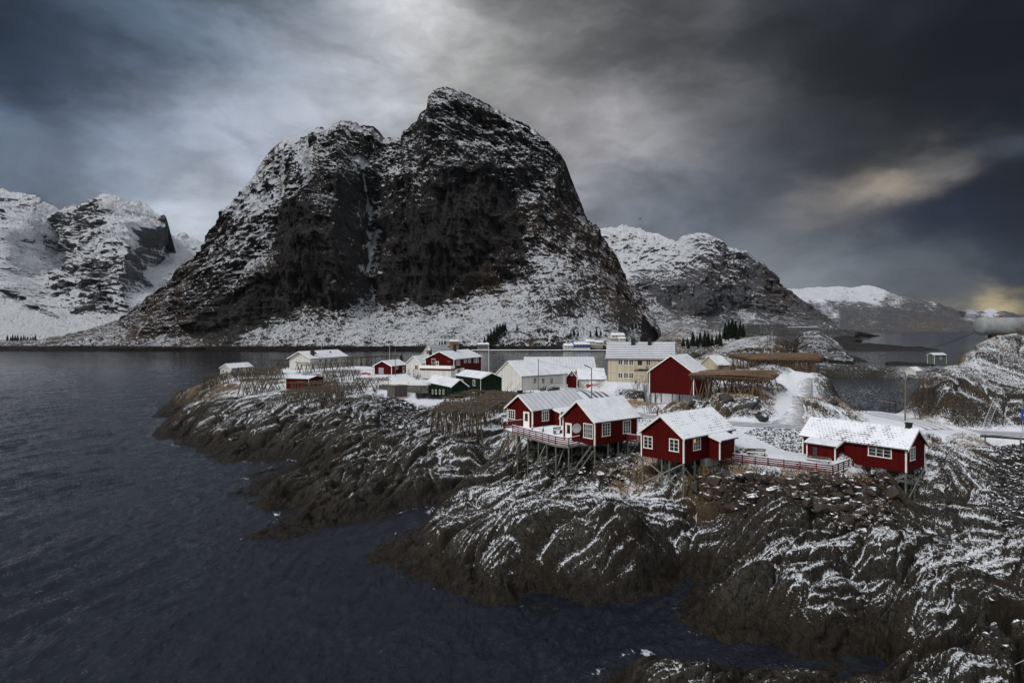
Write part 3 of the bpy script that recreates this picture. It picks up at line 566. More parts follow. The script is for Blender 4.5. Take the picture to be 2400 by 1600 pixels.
# ------------------------------------------------------------ mountains: lofted relief from foot line to ridge, real depth, closed behind
def interp_line(L, px):
    L = sorted(L); xs = [q[0] for q in L]
    return np.interp(px, xs, [q[1] for q in L]), np.interp(px, xs, [q[2] for q in L])
def mountain(name, lines, nu, nv, mat, amp, wl, bumps=(), jag=2.0, snow=None, grass=None, dk=None, back=.35, seed=1, splits=None, vert=2.2, label=None, basez=-3, fine=1.0, cliffs=(), recess=0, chutes=()):
    x0, x1 = min(q[0] for q in lines[-1]), max(q[0] for q in lines[-1])
    px = np.linspace(x0, x1, nu)
    nl = len(lines); LY = []; LD = []
    for L in lines:
        a, b = interp_line(L, px); LY.append(a); LD.append(b)
    LY, LD = np.array(LY), np.array(LD)
    jg = fbm2(px/14.0, px*0+seed, 5, seed, .62)*jag; LY[-1] += jg
    v = np.linspace(0, nl-1, nv); i = np.minimum(v.astype(int), nl-2); f = v-i; fs = f*f*(3-2*f)*.35+f*.65
    PY = LY[i]*(1-f[:, None])+LY[i+1]*f[:, None]; D = LD[i]*(1-fs[:, None])+LD[i+1]*fs[:, None]
    PX = np.broadcast_to(px, PY.shape).copy()
    for bx, by, sx, sy, dD in bumps: D = D+dD*np.exp(-((PX-bx)/sx)**2-((PY-by)/sy)**2)
    CM = np.zeros(PX.shape)
    if cliffs:
        qx = PX+fbm2(PX/26, PY/26, 5, seed+60, .6)*22; qy = PY+fbm2(PX/26, PY/26, 5, seed+66, .6)*22
        for poly in cliffs:
            ins = np.zeros(PX.shape, bool); n_ = len(poly)
            for k in range(n_):
                (ax, ay), (bx, by) = poly[k], poly[(k+1) % n_]
                if by != ay: ins ^= ((ay > qy) != (by > qy)) & (qx < ax+(qy-ay)/(by-ay)*(bx-ax))
            CM = np.maximum(CM, ins)
        D = D+recess*blur(CM, 30); CM = blur(CM, 2)
    CH = np.zeros(PX.shape)
    for pl, wd in chutes:
        wd_ = wd*(1+.5*fbm2(PX/9, PY/9, 3, seed+80)); dq = line_dist(np.array(pl, float), PX+fbm2(PX/14, PY/14, 3, seed+81)*5, PY); CH = np.maximum(CH, 1-sstep(dq, wd_*.6, wd_*1.25))
    D = D+CH*12
    X = (PX-CX)/F*D; Y = D; Z = H-(PY-CY)/F*D
    vn = (v/(nl-1))[:, None]
    env = sstep(vn, 0, .06)*(1-.75*sstep(vn, .93, 1.0))
    w1 = fbm3(X/wl/2, Y/wl/5, Z/wl/2, 2, seed+40)*.8
    n1 = fbm3(X/wl+w1, Y/(wl*3.5), Z/(wl*vert)+w1*.4, 5, seed+1, .55, True)
    n2x = fbm3(X/(wl*.24)+w1*.9+Z/(wl*.9), Y/(wl*.9), Z/(wl*.24*vert*1.1), 5, seed+9, .62, True)
    n3x = fbm3((X+Z*.3)/(wl*.075), Y/(wl*.09), (Z-X*.2)/(wl*.10), 3, seed+19, .6, True)
    flatp = .22+.78*sstep(v, .55, 1.25)[:, None] if nl > 2 else 1.0
    env = env*flatp*np.clip((LY[0]-LY[-1])*LD[0]/F/(amp*1.8), .15, 1)[None, :]
    flute = fbm3(X/11+w1*.8, Y*0+seed, Z/95, 3, seed+91, .6, True)*6*CM if cliffs else 0
    sh = -(flute+n1*amp+n2x*amp*.70+n3x*amp*.09*fine)*env
    Y = Y+sh; X = X+fbm3(X/wl*2, Y/wl*2, Z/wl*2, 3, seed+29)*amp*.15*env; Z = Z+(fbm3(X/wl*3, Y/wl*3, Z/wl*3, 4, seed+33)*amp*.10+n3x*amp*.02)*env+n3x*amp*.035*(1-flatp)*sstep(vn, 0, .04)
    def attr(ctrl, default):
        if ctrl is None: return np.full(PX.shape, default, np.float32)
        num = np.zeros(PX.shape, np.float32); den = num+1e-9
        for cx, cy, r, val in ctrl:
            wgt = 1/((((PX+n1*12-cx)**2+(PY+n2x*10-cy)**2)/(r*r))**1.6+.02); num += wgt*val; den += wgt
        return num/den
    S, Gr, Dk = attr(snow, .5), attr(grass, 0.0), attr(dk, 0.0)
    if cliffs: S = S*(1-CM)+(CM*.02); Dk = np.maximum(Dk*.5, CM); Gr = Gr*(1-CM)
    S = S+np.clip(-n2x*.16, -.09, .12)+CH*.95; Dk = Dk*(1-CH)
    nb = 14; rows = []
    for k in range(1, nb+1):
        t = k/nb; rows.append(np.stack([X[-1]*(1+back*t*.6), Y[-1]*(1+back*t)+0*t, (Z[-1]-basez)*(1-t)**1.3+basez], -1))
    V = np.concatenate([np.stack([X[:1], Y[:1], np.full_like(Z[:1], -6.0)], -1), np.stack([X, Y, Z], -1), np.array(rows)], 0)
    ext = lambda A: np.concatenate([A[:1], A, np.repeat(A[-1:], nb, 0)], 0)
    A_at = {'snow': ext(S), 'grass': ext(Gr), 'dk': ext(Dk)}
    cl_, cr_ = V[:, :1].copy(), V[:, -1:].copy(); cl_[..., 2] = -6; cr_[..., 2] = -6          # closed ends
    V = np.concatenate([cl_, V, cr_], 1); A_at = {k: np.concatenate([a_[:, :1], a_, a_[:, -1:]], 1) for k, a_ in A_at.items()}
    o = grid_mesh(name, V.reshape(-1, 3), nu+2, nv+nb+1, mat, A_at)
    o['kind'] = 'structure'
    return o, (PX, PY, X, Y, Z)
foot = [(-300,822,706),(0,822,706),(1450,822,706),(1500,816,798),(1544,808,960)]
silh = [(-300,812,740),(0,803,760),(119,791,765),(170,781,770),(211,770.6,780),(258,757,820),(306,730,860),(354,692,890),(401,658,910),(425,634.6,930),(469,597,960),(490,570,980),(500,567,980),(520,530,1000),(542,491.6,1020),(556,474,1030),(582,430,1060),(597,411.6,1080),(610,382,1090),(624,363,1100),(640,350,1110),(654,338,1110),(685,317,1120),(700,322,1120),(719,315,1120),(736,315,1120),(745,305,1120),(757,298,1120),(778,308,1110),(786,294,1100),(800,287,1090),(824,286,1080),(849,300,1080),(879,303,1090),(890,312,1100),(904,327,1100),(915,321,1100),(942,327,1090),(946,310.5,1080),(965,295,1070),(980,279,1060),(990,262,1050),(1001,256,1045),(1005,226,1040),(1015,214,1040),(1026,209.5,1040),(1047,206,1045),(1068,214,1050),(1098,222,1060),(1131.6,239,1070),(1186,272.6,1090),(1237,293.7,1120),(1270,325,1130),(1304,348,1140),(1325,382,1150),(1340,424,1150),(1359,470.5,1150),(1371.5,512.6,1145),(1397,538,1130),(1414,571.5,1120),(1443,601,1100),(1468,656,1080),(1494,693.6,1050),(1527,744,1000),(1544,769,975)]
cliffb = [(-300,816,716),(0,812,728),(120,803,732),(258,790,745),(425,775,760),(520,765,765),(600,748,778),(690,728,795),(740,705,812),(800,738,795),(860,695,845),(885,690,850),(960,708,825),(1030,718,818),(1100,685,845),(1200,650,868),(1300,620,880),(1400,650,890),(1500,740,870),(1544,793,940)]
upper = [(-300,814,726),(0,807,742),(170,793,752),(258,774,780),(425,700,855),(520,640,890),(600,560,930),(665,500,955),(690,470,905),(740,430,905),(800,430,925),(850,460,1000),(875,470,1030),(905,450,1000),(940,430,960),(975,420,930),(1000,440,905),(1040,430,905),(1150,430,925),(1250,440,1000),(1330,500,1080),(1400,600,1070),(1468,690,1040),(1544,780,960)]
m_snow = [(560,600,70,.50),(620,480,50,.66),(700,340,22,.82),(735,380,14,1.0),(790,330,28,.55),(830,330,40,.38),(960,400,50,.48),(1040,250,40,.42),(1100,320,70,.36),(1230,330,40,.50),(1300,450,50,.40),(1100,500,80,.12),(980,560,50,.05),(1100,620,60,.05),(760,600,50,.03),(760,520,45,.22),(700,560,35,.06),(740,680,25,.08),(860,400,12,.95),(885,560,7,1.3),(880,590,7,1.3),(872,640,12,.8),(880,500,16,.60),
 (900,640,18,.35),(930,700,20,.12),(1010,700,18,.1),(880,740,70,.60),(700,790,60,.55),(620,790,50,.50),(820,780,80,.58),(950,770,60,.60),(1050,740,40,.70),(1130,720,40,.75),(1200,690,40,.62),(1250,760,80,.60),(1300,640,40,.55),(1380,700,50,.52),(1430,640,30,.35),(1350,560,40,.35),(1460,730,30,.30),(1360,525,7,1.0),(560,740,60,.22),(500,770,50,.18),(450,730,60,.36),(300,780,80,.42),(150,800,60,.42),(40,812,40,.36),(640,680,40,.25),(420,800,50,.40),(500,690,50,.45),(1350,790,60,.62),(1180,805,50,.60),(1525,765,12,.75),(1500,790,20,.7)]
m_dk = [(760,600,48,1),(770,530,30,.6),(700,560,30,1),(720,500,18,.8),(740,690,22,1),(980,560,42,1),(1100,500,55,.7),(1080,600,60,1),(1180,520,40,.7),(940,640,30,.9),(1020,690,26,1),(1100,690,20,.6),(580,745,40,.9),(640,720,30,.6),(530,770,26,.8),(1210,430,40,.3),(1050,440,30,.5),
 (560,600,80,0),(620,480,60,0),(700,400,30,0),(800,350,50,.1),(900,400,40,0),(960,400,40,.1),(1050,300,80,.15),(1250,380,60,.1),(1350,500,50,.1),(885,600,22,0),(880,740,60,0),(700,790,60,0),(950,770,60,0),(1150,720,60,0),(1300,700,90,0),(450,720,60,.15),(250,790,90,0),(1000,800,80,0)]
m_grass = [(1280,590,60,.75),(1200,640,50,.6),(1400,620,60,.6),(1450,720,50,.55),(1130,730,50,.5),(300,780,90,.8),(100,800,90,.8),(450,760,60,.5),(560,660,60,.3),(780,760,60,.3),(1250,760,90,.5),(900,720,60,.3),(800,500,90,.05),(1050,400,150,.0),(980,390,25,.5),(620,420,90,.15),(900,600,30,.2),(1000,780,60,.3)]
CL = [[(672,475),(664,559),(666,618),(685,656),(727,710),(757,723),(778,710),(795,635),(811,601),(800,550),(786,525),(736,487),(700,478)],
 [(1039,449),(1014,500),(963,538),(930,580),(904,622),(900,685),(917,710),(950,700),(976,706),(1009,719),(1039,702),(1060,668),(1089,652),(1136,626),(1178,593),(1220,559),(1211,475),(1153,430),(1102,420)],
 [(450,770),(520,730),(560,695),(600,665),(640,660),(690,665),(715,705),(700,735),(640,745),(600,770),(560,790),(500,798),(460,790)]]
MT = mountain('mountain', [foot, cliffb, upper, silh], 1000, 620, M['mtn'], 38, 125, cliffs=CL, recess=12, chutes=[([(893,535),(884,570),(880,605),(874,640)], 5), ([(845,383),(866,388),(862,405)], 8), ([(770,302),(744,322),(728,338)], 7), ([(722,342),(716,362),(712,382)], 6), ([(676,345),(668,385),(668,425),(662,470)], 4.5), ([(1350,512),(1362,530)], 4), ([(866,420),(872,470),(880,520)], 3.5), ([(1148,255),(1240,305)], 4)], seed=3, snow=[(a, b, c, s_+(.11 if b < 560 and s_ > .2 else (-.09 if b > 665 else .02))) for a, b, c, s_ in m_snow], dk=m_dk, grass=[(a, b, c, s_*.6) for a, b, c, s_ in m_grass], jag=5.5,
    bumps=[(1310,690,80,50,-42),(1250,770,110,22,-6),(885,600,22,130,70),(745,400,14,60,60),(760,600,70,110,-45),(1060,560,90,110,-35),(1010,300,40,80,-30),(600,640,60,60,-20),(960,520,16,120,30)], label=None)
# the low headland stone shore at its foot shares the mountain's base
# far snowy range on the left
L_foot = [(-400,796,1430),(0,796,1430),(600,796,1430),(700,796,1430)]
L_mid = [(-400,720,2000),(0,700,2000),(70,690,2100),(160,740,1750),(230,720,1900),(340,735,1800),(420,700,2100),(500,690,2300),(700,700,2200)]
L_up = [(-400,560,2600),(0,560,2700),(90,590,2900),(170,600,3000),(260,600,2600),(330,600,2500),(380,620,2900),(430,620,3200),(520,620,3300),(700,640,3300)]
L_r = [(-400,500,3300),(-120,452,3300),(0,449,3300),(10,444,3300),(34,451,3300),(68,458,3300),(95,459,3300),(106,466,3300),(110,475,3300),(136,488,3300),(150,502,3250),(156,492,3200),(163,488,3200),(184,480,3150),(197,483,3150),(210,472,3100),(221,466,3100),(240,460,3100),(262,456,3100),(289,465,3100),(313,475,3150),(333,471,3200),(340,478,3200),(350,485,3200),(365,498,3150),(377,502,3100),(385,503,3050),(391,515,3050),(394,529,3100),(396,540,3500),(405,553,3700),(415,555,3800),(428,546,3800),(440,549,3800),(452,558,3800),(465,562,3800),(476,573,3800),(493,570,3800),(560,600,3800),(700,640,3800)]
l_snow = [(60,480,40,0.49),(60,560,50,0.74),(30,640,30,0.29),(60,660,24,0.19),(130,560,35,0.90),(200,500,30,0.49),(250,500,30,0.54),(320,510,28,1.15),(370,550,12,0.04),(385,555,10,-0.01),(300,560,30,0.74),(230,600,30,0.69),(150,640,30,0.79),(150,720,40,1.00),(60,740,40,1.00),(280,660,30,0.22),(250,700,24,0.16),(320,650,24,0.29),(220,720,20,0.19),(340,700,30,0.49),(420,590,20,1.10),(450,600,18,1.10),(400,640,16,0.74),(300,740,16,0.90),(170,770,50,0.49),(80,785,40,0.44),(240,775,40,0.39),(350,620,14,0.54),(300,760,30,0.29),(430,550,8,0.34)]
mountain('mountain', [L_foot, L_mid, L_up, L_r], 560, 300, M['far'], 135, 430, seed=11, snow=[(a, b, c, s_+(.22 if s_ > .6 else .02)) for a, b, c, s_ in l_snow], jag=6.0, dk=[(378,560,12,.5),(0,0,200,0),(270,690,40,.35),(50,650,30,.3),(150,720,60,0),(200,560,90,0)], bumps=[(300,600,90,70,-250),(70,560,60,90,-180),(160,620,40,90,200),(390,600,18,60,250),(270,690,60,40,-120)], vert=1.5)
# right: white shoulder behind and grey peak before it
R_foot = [(1340,778,2300),(1500,779,2300),(1700,780,2350),(1900,779,2400),(1959,777,2450)]
R_mid = [(1340,720,2500),(1420,700,2600),(1480,690,2700),(1560,720,2650),(1650,740,2600),(1750,720,2650),(1850,740,2650),(1959,772,2500)]
R_up = [(1340,600,3300),(1420,630,3200),(1500,640,3100),(1560,620,3000),(1640,610,2900),(1700,640,2900),(1760,660,2900),(1850,720,2750),(1959,770,2520)]
R_r = [(1300,540,3700),(1392,533.6,3700),(1410,535,3700),(1444,533,3700),(1457,525,3700),(1470,531,3700),(1484,536,3700),(1500,538,3700),(1515,547,3650),(1521,544,3600),(1529,545,3600),(1545,552,3550),(1560,560,3500),(1582,567,3400),(1595,557,3300),(1618,551,3200),(1640,547,3150),(1655,550,3150),(1671,558,3100),(1685,560,3100),(1691,565,3100),(1696,575,3050),(1703,580,3050),(1722,580,3000),(1743,585,3000),(1757,598,2950),(1770,618,2950),(1777,615,2900),(1785,617,2900),(1801,634,2850),(1812,650,2850),(1823,663,2800),(1840,676,2800),(1863,692,2750),(1885,708,2700),(1908,723,2650),(1930,736,2600),(1953,752,2580),(1959,766,2550)]
r_snow = [(1420,570,40,1.10),(1480,580,40,0.95),(1440,630,30,1.10),(1540,570,24,0.90),(1600,590,24,0.90),(1570,620,30,0.65),(1520,640,30,0.50),(1650,600,24,0.57),(1500,690,50,0.33),(1600,690,60,0.27),(1700,650,40,0.31),(1700,720,50,0.23),(1760,660,30,0.25),(1790,650,14,0.10),(1830,720,40,0.25),(1900,750,30,0.23),(1650,735,24,0.07),(1590,740,24,0.10),(1600,765,50,0.40),(1750,765,50,0.30),(1650,570,14,0.35),(1470,530,9,0.35),(1850,700,14,0.45)]
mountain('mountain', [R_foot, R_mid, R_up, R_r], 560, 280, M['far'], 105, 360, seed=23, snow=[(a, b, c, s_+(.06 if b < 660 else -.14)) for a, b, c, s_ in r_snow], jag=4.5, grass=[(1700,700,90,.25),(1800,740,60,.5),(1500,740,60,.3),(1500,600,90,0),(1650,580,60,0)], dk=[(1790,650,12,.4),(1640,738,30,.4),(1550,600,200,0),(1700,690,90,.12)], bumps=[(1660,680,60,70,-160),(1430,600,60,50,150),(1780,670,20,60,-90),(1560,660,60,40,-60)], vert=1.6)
# furthest range at the right
Q_foot = [(1750,778.5,4800),(2600,778.5,4800)]
Q_up = [(1750,700,5600),(1900,700,5700),(2000,710,5600),(2080,730,5400),(2200,745,5300),(2400,765,5200),(2600,768,5200)]
Q_r = [(1750,690,6500),(1819,676,6500),(1845,676,6500),(1870,677,6500),(1917,672,6500),(1945,672,6500),(1966,671,6500),(1995,674,6500),(2010,671,6500),(2024,668,6500),(2040,669,6500),(2055,672,6500),(2080,682,6400),(2109,694,6300),(2149,699,6200),(2175,707,6200),(2198,710,6200),(2222,719,6200),(2243,728,6200),(2258,727,6800),(2270,724,6800),(2300,730,6800),(2318,722,6800),(2330,728,6800),(2359,730,6800),(2378,736,6800),(2400,737,6800),(2600,748,6800)]
q_snow = [(1870,700,30,.95),(1940,685,30,1.1),(2020,685,30,.95),(2000,700,20,.7),(1950,720,24,.4),(2050,690,24,.8),(1900,740,40,.35),(2000,745,60,.20),(2100,710,24,.5),(2100,745,60,.15),(2200,750,60,.15),(2180,715,20,.5),(2320,728,14,.8),(2270,735,20,.4),(2400,760,60,.2),(1960,745,14,.55)]
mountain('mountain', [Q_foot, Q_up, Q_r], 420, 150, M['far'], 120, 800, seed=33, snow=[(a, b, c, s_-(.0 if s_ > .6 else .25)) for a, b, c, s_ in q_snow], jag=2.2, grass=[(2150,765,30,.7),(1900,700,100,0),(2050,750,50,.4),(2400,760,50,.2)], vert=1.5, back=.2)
# low headland between the fjord and the bay, with its road gallery
mountain('headland', [[(1520,800,1250),(1750,800,1250),(1900,803,1112),(2000,800,1224),(2030,795,1460),(2062,787.5,2080)], [(1520,775,1400),(1700,782,1380),(1900,785,1350),(2000,788,1350),(2030,788,1600),(2062,786.5,2100)], [(1500,765,1600),(1540,757,1600),(1580,755,1600),(1640,759,1600),(1720,762,1600),(1800,760,1600),(1850,762,1600),(1900,768,1550),(1960,771,1500),(2010,776,1500),(2045,783,1850),(2062,786,2150)]],
    420, 110, M['low'], 9, 60, seed=43, snow=[(1560,765,30,0.41),(1600,770,30,0.36),(1700,775,40,0.26),(1800,780,40,0.24),(1900,785,40,0.21),(2000,785,30,0.16),(1800,796,60,0.06)], grass=[(1600,770,60,.15),(1900,780,60,.1)], jag=2.0)
mountain('hill', [[(1540,830,420),(1650,830,420),(1770,826,430)], [(1540,800,440),(1600,795,440),(1650,800,440),(1770,812,440)], [(1530,806,470),(1545,792,480),(1570,776,480),(1590,767,480),(1615,765,480),(1640,769,480),(1665,772,480),(1690,778,480),(1720,790,480),(1750,800,470),(1770,808,465)]],
    260, 110, M['knoll'], 4.0, 26, seed=45, snow=[(1590,785,20,0.41),(1640,790,20,0.48),(1690,795,20,0.52),(1560,800,20,0.36),(1660,820,40,0.36)], grass=[(1600,775,30,.9),(1640,775,20,.5),(1560,790,30,.6)], jag=1.6)
mountain('hill', [[(1625,862,275),(1700,860,275),(1800,850,290),(1858,842,300)], [(1625,840,285),(1680,832,285),(1750,815,295),(1800,815,300),(1858,822,310)], [(1622,850,300),(1650,830,305),(1690,815,310),(1712,802,315),(1740,793,320),(1770,788,320),(1800,787,320),(1825,790,320),(1845,797,320),(1853,805,318),(1856,822,315),(1858,835,315)]],
    260, 120, M['knoll'], 3.0, 16, seed=47, snow=[(1680,830,20,0.46),(1740,820,24,0.52),(1790,800,24,0.48),(1830,820,18,0.31),(1760,840,24,0.52),(1845,810,8,-0.04)], grass=[(1680,820,24,.6),(1770,800,30,.5),(1830,830,30,.6)], jag=1.4)
mountain('hill', [[(1868,826,480),(1920,838,455),(1960,844,440),(2000,846,430)], [(1868,810,500),(1900,808,490),(1950,818,480),(2000,840,450)], [(1868,806,530),(1872,788,540),(1884,778,545),(1905,775,545),(1925,779,540),(1945,790,535),(1965,803,520),(1982,822,500),(1994,838,480),(2000,842,460)]],
    200, 110, M['low'], 5, 28, seed=51, snow=[(1900,790,14,.42),(1920,810,18,.38),(1950,825,18,.34),(1885,815,12,.25)], grass=[(1905,785,16,.25),(1940,800,20,.15)], jag=1.4)
ISL = [('islet', [[(1955,800,1150),(2020,797,1200)], [(1955,790,1200),(1975,786,1210),(2000,788,1210),(2020,796,1205)]]),
 ('islet', [[(1958,816,800),(2000,824,690),(2100,823,700),(2160,823,700),(2212,822,710)], [(1958,796,840),(1970,793,840),(2000,800,800),(2030,804,780),(2060,805,780),(2100,808,760),(2125,812,750),(2150,811,760),(2180,815,750),(2212,821,730)]]),
 ('islet', [[(1975,846,483),(2000,846,483),(2040,851,455)], [(1975,836,500),(1990,832,500),(2015,838,495),(2040,850,460)]]),
 ('islet', [[(2078,857,424),(2130,858,420),(2190,855,425)], [(2078,848,440),(2100,846,440),(2140,849,440),(2170,849,440),(2190,853,432)]])]
for k, (nm, L) in enumerate(ISL):
    mountain(nm, L, 160, 30, M['low'], 4, 26, seed=61+k, snow=[(L[0][0][0]+40, L[1][0][1], 60, -.1)], dk=[(0, 0, 9, .3)], grass=[(0, 0, 50, .0)], jag=1.6, back=.06)
# stone causeway between the knolls, snow on its crown
mountain('causeway', [[(1880,880,333),(1960,884,322),(2050,886,317),(2130,886,317),(2300,888,312)], [(1880,862,341),(1960,866,333),(2050,868,330),(2130,868,330),(2300,868,330)], [(1860,848,352),(1960,852,345),(2050,858,342),(2130,858,342),(2300,858,342)]],
    400, 60, M['knoll'], 1.0, 5, seed=71, snow=[(1950,850,9,.62),(2050,853,9,.58),(2050,868,12,.30),(1950,866,12,.30),(2050,880,12,.0),(1950,880,12,.0),(2150,866,20,.4)], jag=.8, back=.10, fine=2)

_px = CX+MT[1][2]/MT[1][3]*F; _py = CY+(H-MT[1][4])/MT[1][3]*F; _Y = MT[1][3]
def front_depth(px, py, r=5):
    """depth of the big mountain's face at a photo pixel"""
    m = (np.abs(_px-px) < r) & (np.abs(_py-py) < 3); return float(_Y[m].min()) if m.any() else None
# ------------------------------------------------------------ water: one sheet to the horizon
yu = np.unique(np.r_[np.linspace(-6, -.85, 30), np.linspace(-.85, .75, 760), np.linspace(.76, 6, 30)]); yv = np.log(np.r_[np.geomspace(18, 700, 800), np.geomspace(720, 55000, 60)])
WU, WV = np.meshgrid(yu, yv); WY = np.exp(WV); WX = WU*WY
m_ = (WY < 330) & (np.abs(WU) < .9)
foam = np.zeros(WX.shape); c_ = coast_dist(WX[m_], WY[m_]); foam[m_] = np.clip(1-np.abs(c_+.6)/2.0, 0, 1)*.78
sa_, ca_ = math.sin(R(-62)), math.cos(R(-62))
tw = R(21); wa = WX*math.sin(tw)+WY*math.cos(tw); wb = WX*math.cos(tw)-WY*math.sin(tw)+fbm2(WX/30, WY/30, 3, 201)*6
WZ = (fbm2(wa/22, wb/3.4, 3, 203, .5, True)*.30+fbm2(wa/4.5, wb/1.3, 3, 207, .55, True)*.17+fbm2((WX*.8+WY*.6)/6, (WX*.6-WY*.8)/1.7+fbm2(WX/20, WY/20, 2, 221)*2, 3, 219, .55, True)*.13*sstep(WX/WY, -.35, .1)+fbm2(WX/1.1, WY/1.1, 3, 209)*.05)*np.exp(-((WY-40)/300)**2)*sstep(-coast_dist(WX, WY), -2, 1)
grid_mesh('water', np.stack([WX, WY, WZ], -1).reshape(-1, 3), len(yu), len(yv), M['water'], {'foam': foam, 'dist': WY})['kind'] = 'structure'
# ------------------------------------------------------------ houses
def solve_t(O, dx, dy, px):
    k = (px-CX)/F; return (k*O.y-O.x)/(dx-k*dy)
class House:
    def __init__(s, name, label, cat, px, py, z, th, Lx=None, Ly=None, pxx=None, pxy=None, h=2.7, rise=2.0, ridge='x', wall='red', roof='roof_plain', trim='trim', over=.32, og=.3, group=None, corners=True, barge=True, wallname='wall', edge='dark', thick=.16, level=False, root=None, off=None):
        s.th = R(th)
        if root is None:
            s.O = G(px, py, z); s.e = empty(name, s.O, R(90-th)); tag(s.e, label, cat, group)
        s.ex = Vector((math.sin(s.th), math.cos(s.th), 0)); s.ey = Vector((-math.cos(s.th), math.sin(s.th), 0))
        s.Lx = Lx or solve_t(s.O, s.ex.x, s.ex.y, pxx); s.Ly = Ly or solve_t(s.O, s.ey.x, s.ey.y, pxy)
        s.h, s.rise, s.ridge, s.M = h, rise, ridge, M
        s.trim = M[trim]; s.part_roof(0, s.Lx, 0, s.Ly, h, rise, ridge, wall, roof, over, og, wallname, barge, edge, thick)
        if corners:
            for cx, cy in ((0, 0), (s.Lx, 0), (0, s.Ly)): s.corner(cx, cy, h)
        if level: flatten([(s.w(a, b, 0).x, s.w(a, b, 0).y) for a, b in ((0, 0), (s.Lx, 0), (0, s.Ly), (s.Lx, s.Ly))], s.O.z-.05)
    def w(s, x, y, z): return s.O+s.ex*x+s.ey*y+Vector((0, 0, z))
    def corner(s, cx, cy, h, z0=0, w=.13):
        a = .028
        sx = -1 if cx <= .01 else 1; sy = -1 if cy <= .01 else 1
        MB().box(cx+(-a if sx < 0 else -w), cx+(w if sx < 0 else a), cy+(-a if sy < 0 else -w), cy+(w if sy < 0 else a), z0-.02, h-.04).build('corner_board', s.trim, s.e)
    def part_roof(s, x0, x1, y0, y1, h, rise, ridge, wall, roof, over, og, wallname='wall', barge=True, edge='dark', thick=.16, zb=0):
        if ridge == 'x': A0, A1, B0, B1 = x0, x1, y0, y1; mp = lambda a, b, z: (a, b, z)
        else: A0, A1, B0, B1 = y0, y1, x0, x1; mp = lambda a, b, z: (b, a, z)
        Bm = (B0+B1)/2; sl = rise/((B1-B0)/2)
        dr = Vector(mp(1, 0, 0))
        MB().prism([mp(A0, B0, zb), mp(A0, B1, zb), mp(A0, B1, h), mp(A0, Bm, h+rise), mp(A0, B0, h)], dr*(A1-A0)).build(wallname, M[wall], s.e)
        zt = lambda b: h+rise-abs(b-Bm)*sl
        def chev(a0, a1, ov, up, th_):
            b0, b1 = B0-ov, B1+ov
            return MB().prism([mp(a0, b0, zt(b0)+up), mp(a0, Bm, zt(Bm)+up), mp(a0, b1, zt(b1)+up), mp(a0, b1, zt(b1)+up+th_), mp(a0, Bm, zt(Bm)+up+th_), mp(a0, b0, zt(b0)+up+th_)], dr*(a1-a0))
        rf = chev(A0-og, A1+og, over, .012, thick).build('roof', M[edge], s.e)
        ssn = chev(A0-og-.01, A1+og+.01, over+.03, .016+thick, .06).build('snow_cover', M[roof], rf)
        s.uv(ssn, ridge, Bm); s.roof = rf
        if barge:
            for a0 in (A0-og-.05, A1+og+.002): chev(a0, a0+.045, over+.01, -.07, thick+.10).build('bargeboard', s.trim, s.e)
        s.zt = zt; s.Bm = Bm; return rf
    def uv(s, ob, ridge, Bm):
        me = ob.data; ly = me.uv_layers.new(name='roof')
        for l in me.loops:
            c = me.vertices[l.vertex_index].co; a, b = (c.x, c.y) if ridge == 'x' else (c.y, c.x)
            ly.data[l.index].uv = (a, abs(b-Bm)*1.22)
    def lean(s, x0, x1, y0, y1, hw, ho, side, wall='red', roof='roof_plain', zb=0, ov=.3, name='porch'):
        """lean-to on side 'y0' (toward -y) or 'x0' (toward -x); hw height at the house wall, ho at the outer edge"""
        if side == 'y0': mp = lambda a, b, z: (a, b, z); A0, A1, B0, B1 = x0, x1, y0, y1
        else: mp = lambda a, b, z: (b, a, z); A0, A1, B0, B1 = y0, y1, x0, x1
        dr = Vector(mp(1, 0, 0)); sl = (hw-ho)/(B1-B0)
        p = MB().prism([mp(A0, B0, zb), mp(A0, B1-.01, zb), mp(A0, B1-.01, hw), mp(A0, B0, ho)], dr*(A1-A0)).build(name, M[wall], s.e)
        zz = lambda b: ho+(b-B0)*sl
        def slab(a0, a1, up, t_): return MB().prism([mp(a0, B0-ov, zz(B0-ov)+up), mp(a0, B1-.02, zz(B1)+up), mp(a0, B1-.02, zz(B1)+up+t_), mp(a0, B0-ov, zz(B0-ov)+up+t_)], dr*(a1-a0))
        r = slab(A0-.25, A1+.25, .012, .12).build('roof', M['dark'], p); sn = slab(A0-.26, A1+.26, .136, .05).build('snow_cover', M[roof], r); s.uv(sn, 'x' if side == 'y0' else 'y', B1)
        slab(A0-.30, A0-.255, -.05, .20).build('bargeboard', s.trim, p); slab(A1+.255, A1+.30, -.05, .20).build('bargeboard', s.trim, p)
        for a in (A0, A1):
            q = MB().box(*((a-.028, a+.1, B0-.028, B0+.1) if a == A0 else (a-.1, a+.028, B0-.028, B0+.1)), zb-.01, ho-.03)
            if side != 'y0': q.v = [(v[1], v[0], v[2]) for v in q.v]
            q.build('corner_board', s.trim, p)
        return p
    def on(s, side, px, py, off=0.0):
        """photo pixel to wall coordinate (along, up) on wall plane 'x'=off or 'y'=off"""
        if side[0] == 'x': O = s.O+s.ex*off; e = s.ey
        else: O = s.O+s.ey*off; e = s.ex
        t = solve_t(O, e.x, e.y, px); Y = O.y+e.y*t; return t, H-(py-CY)/F*Y-s.O.z
    def frame(s, side, a, zc, off, n=-1):
        if side[0] == 'x': return lambda u, v, w_: (off+n*w_, a+u, zc+v)
        return lambda u, v, w_: (a+u, off+n*w_, zc+v)
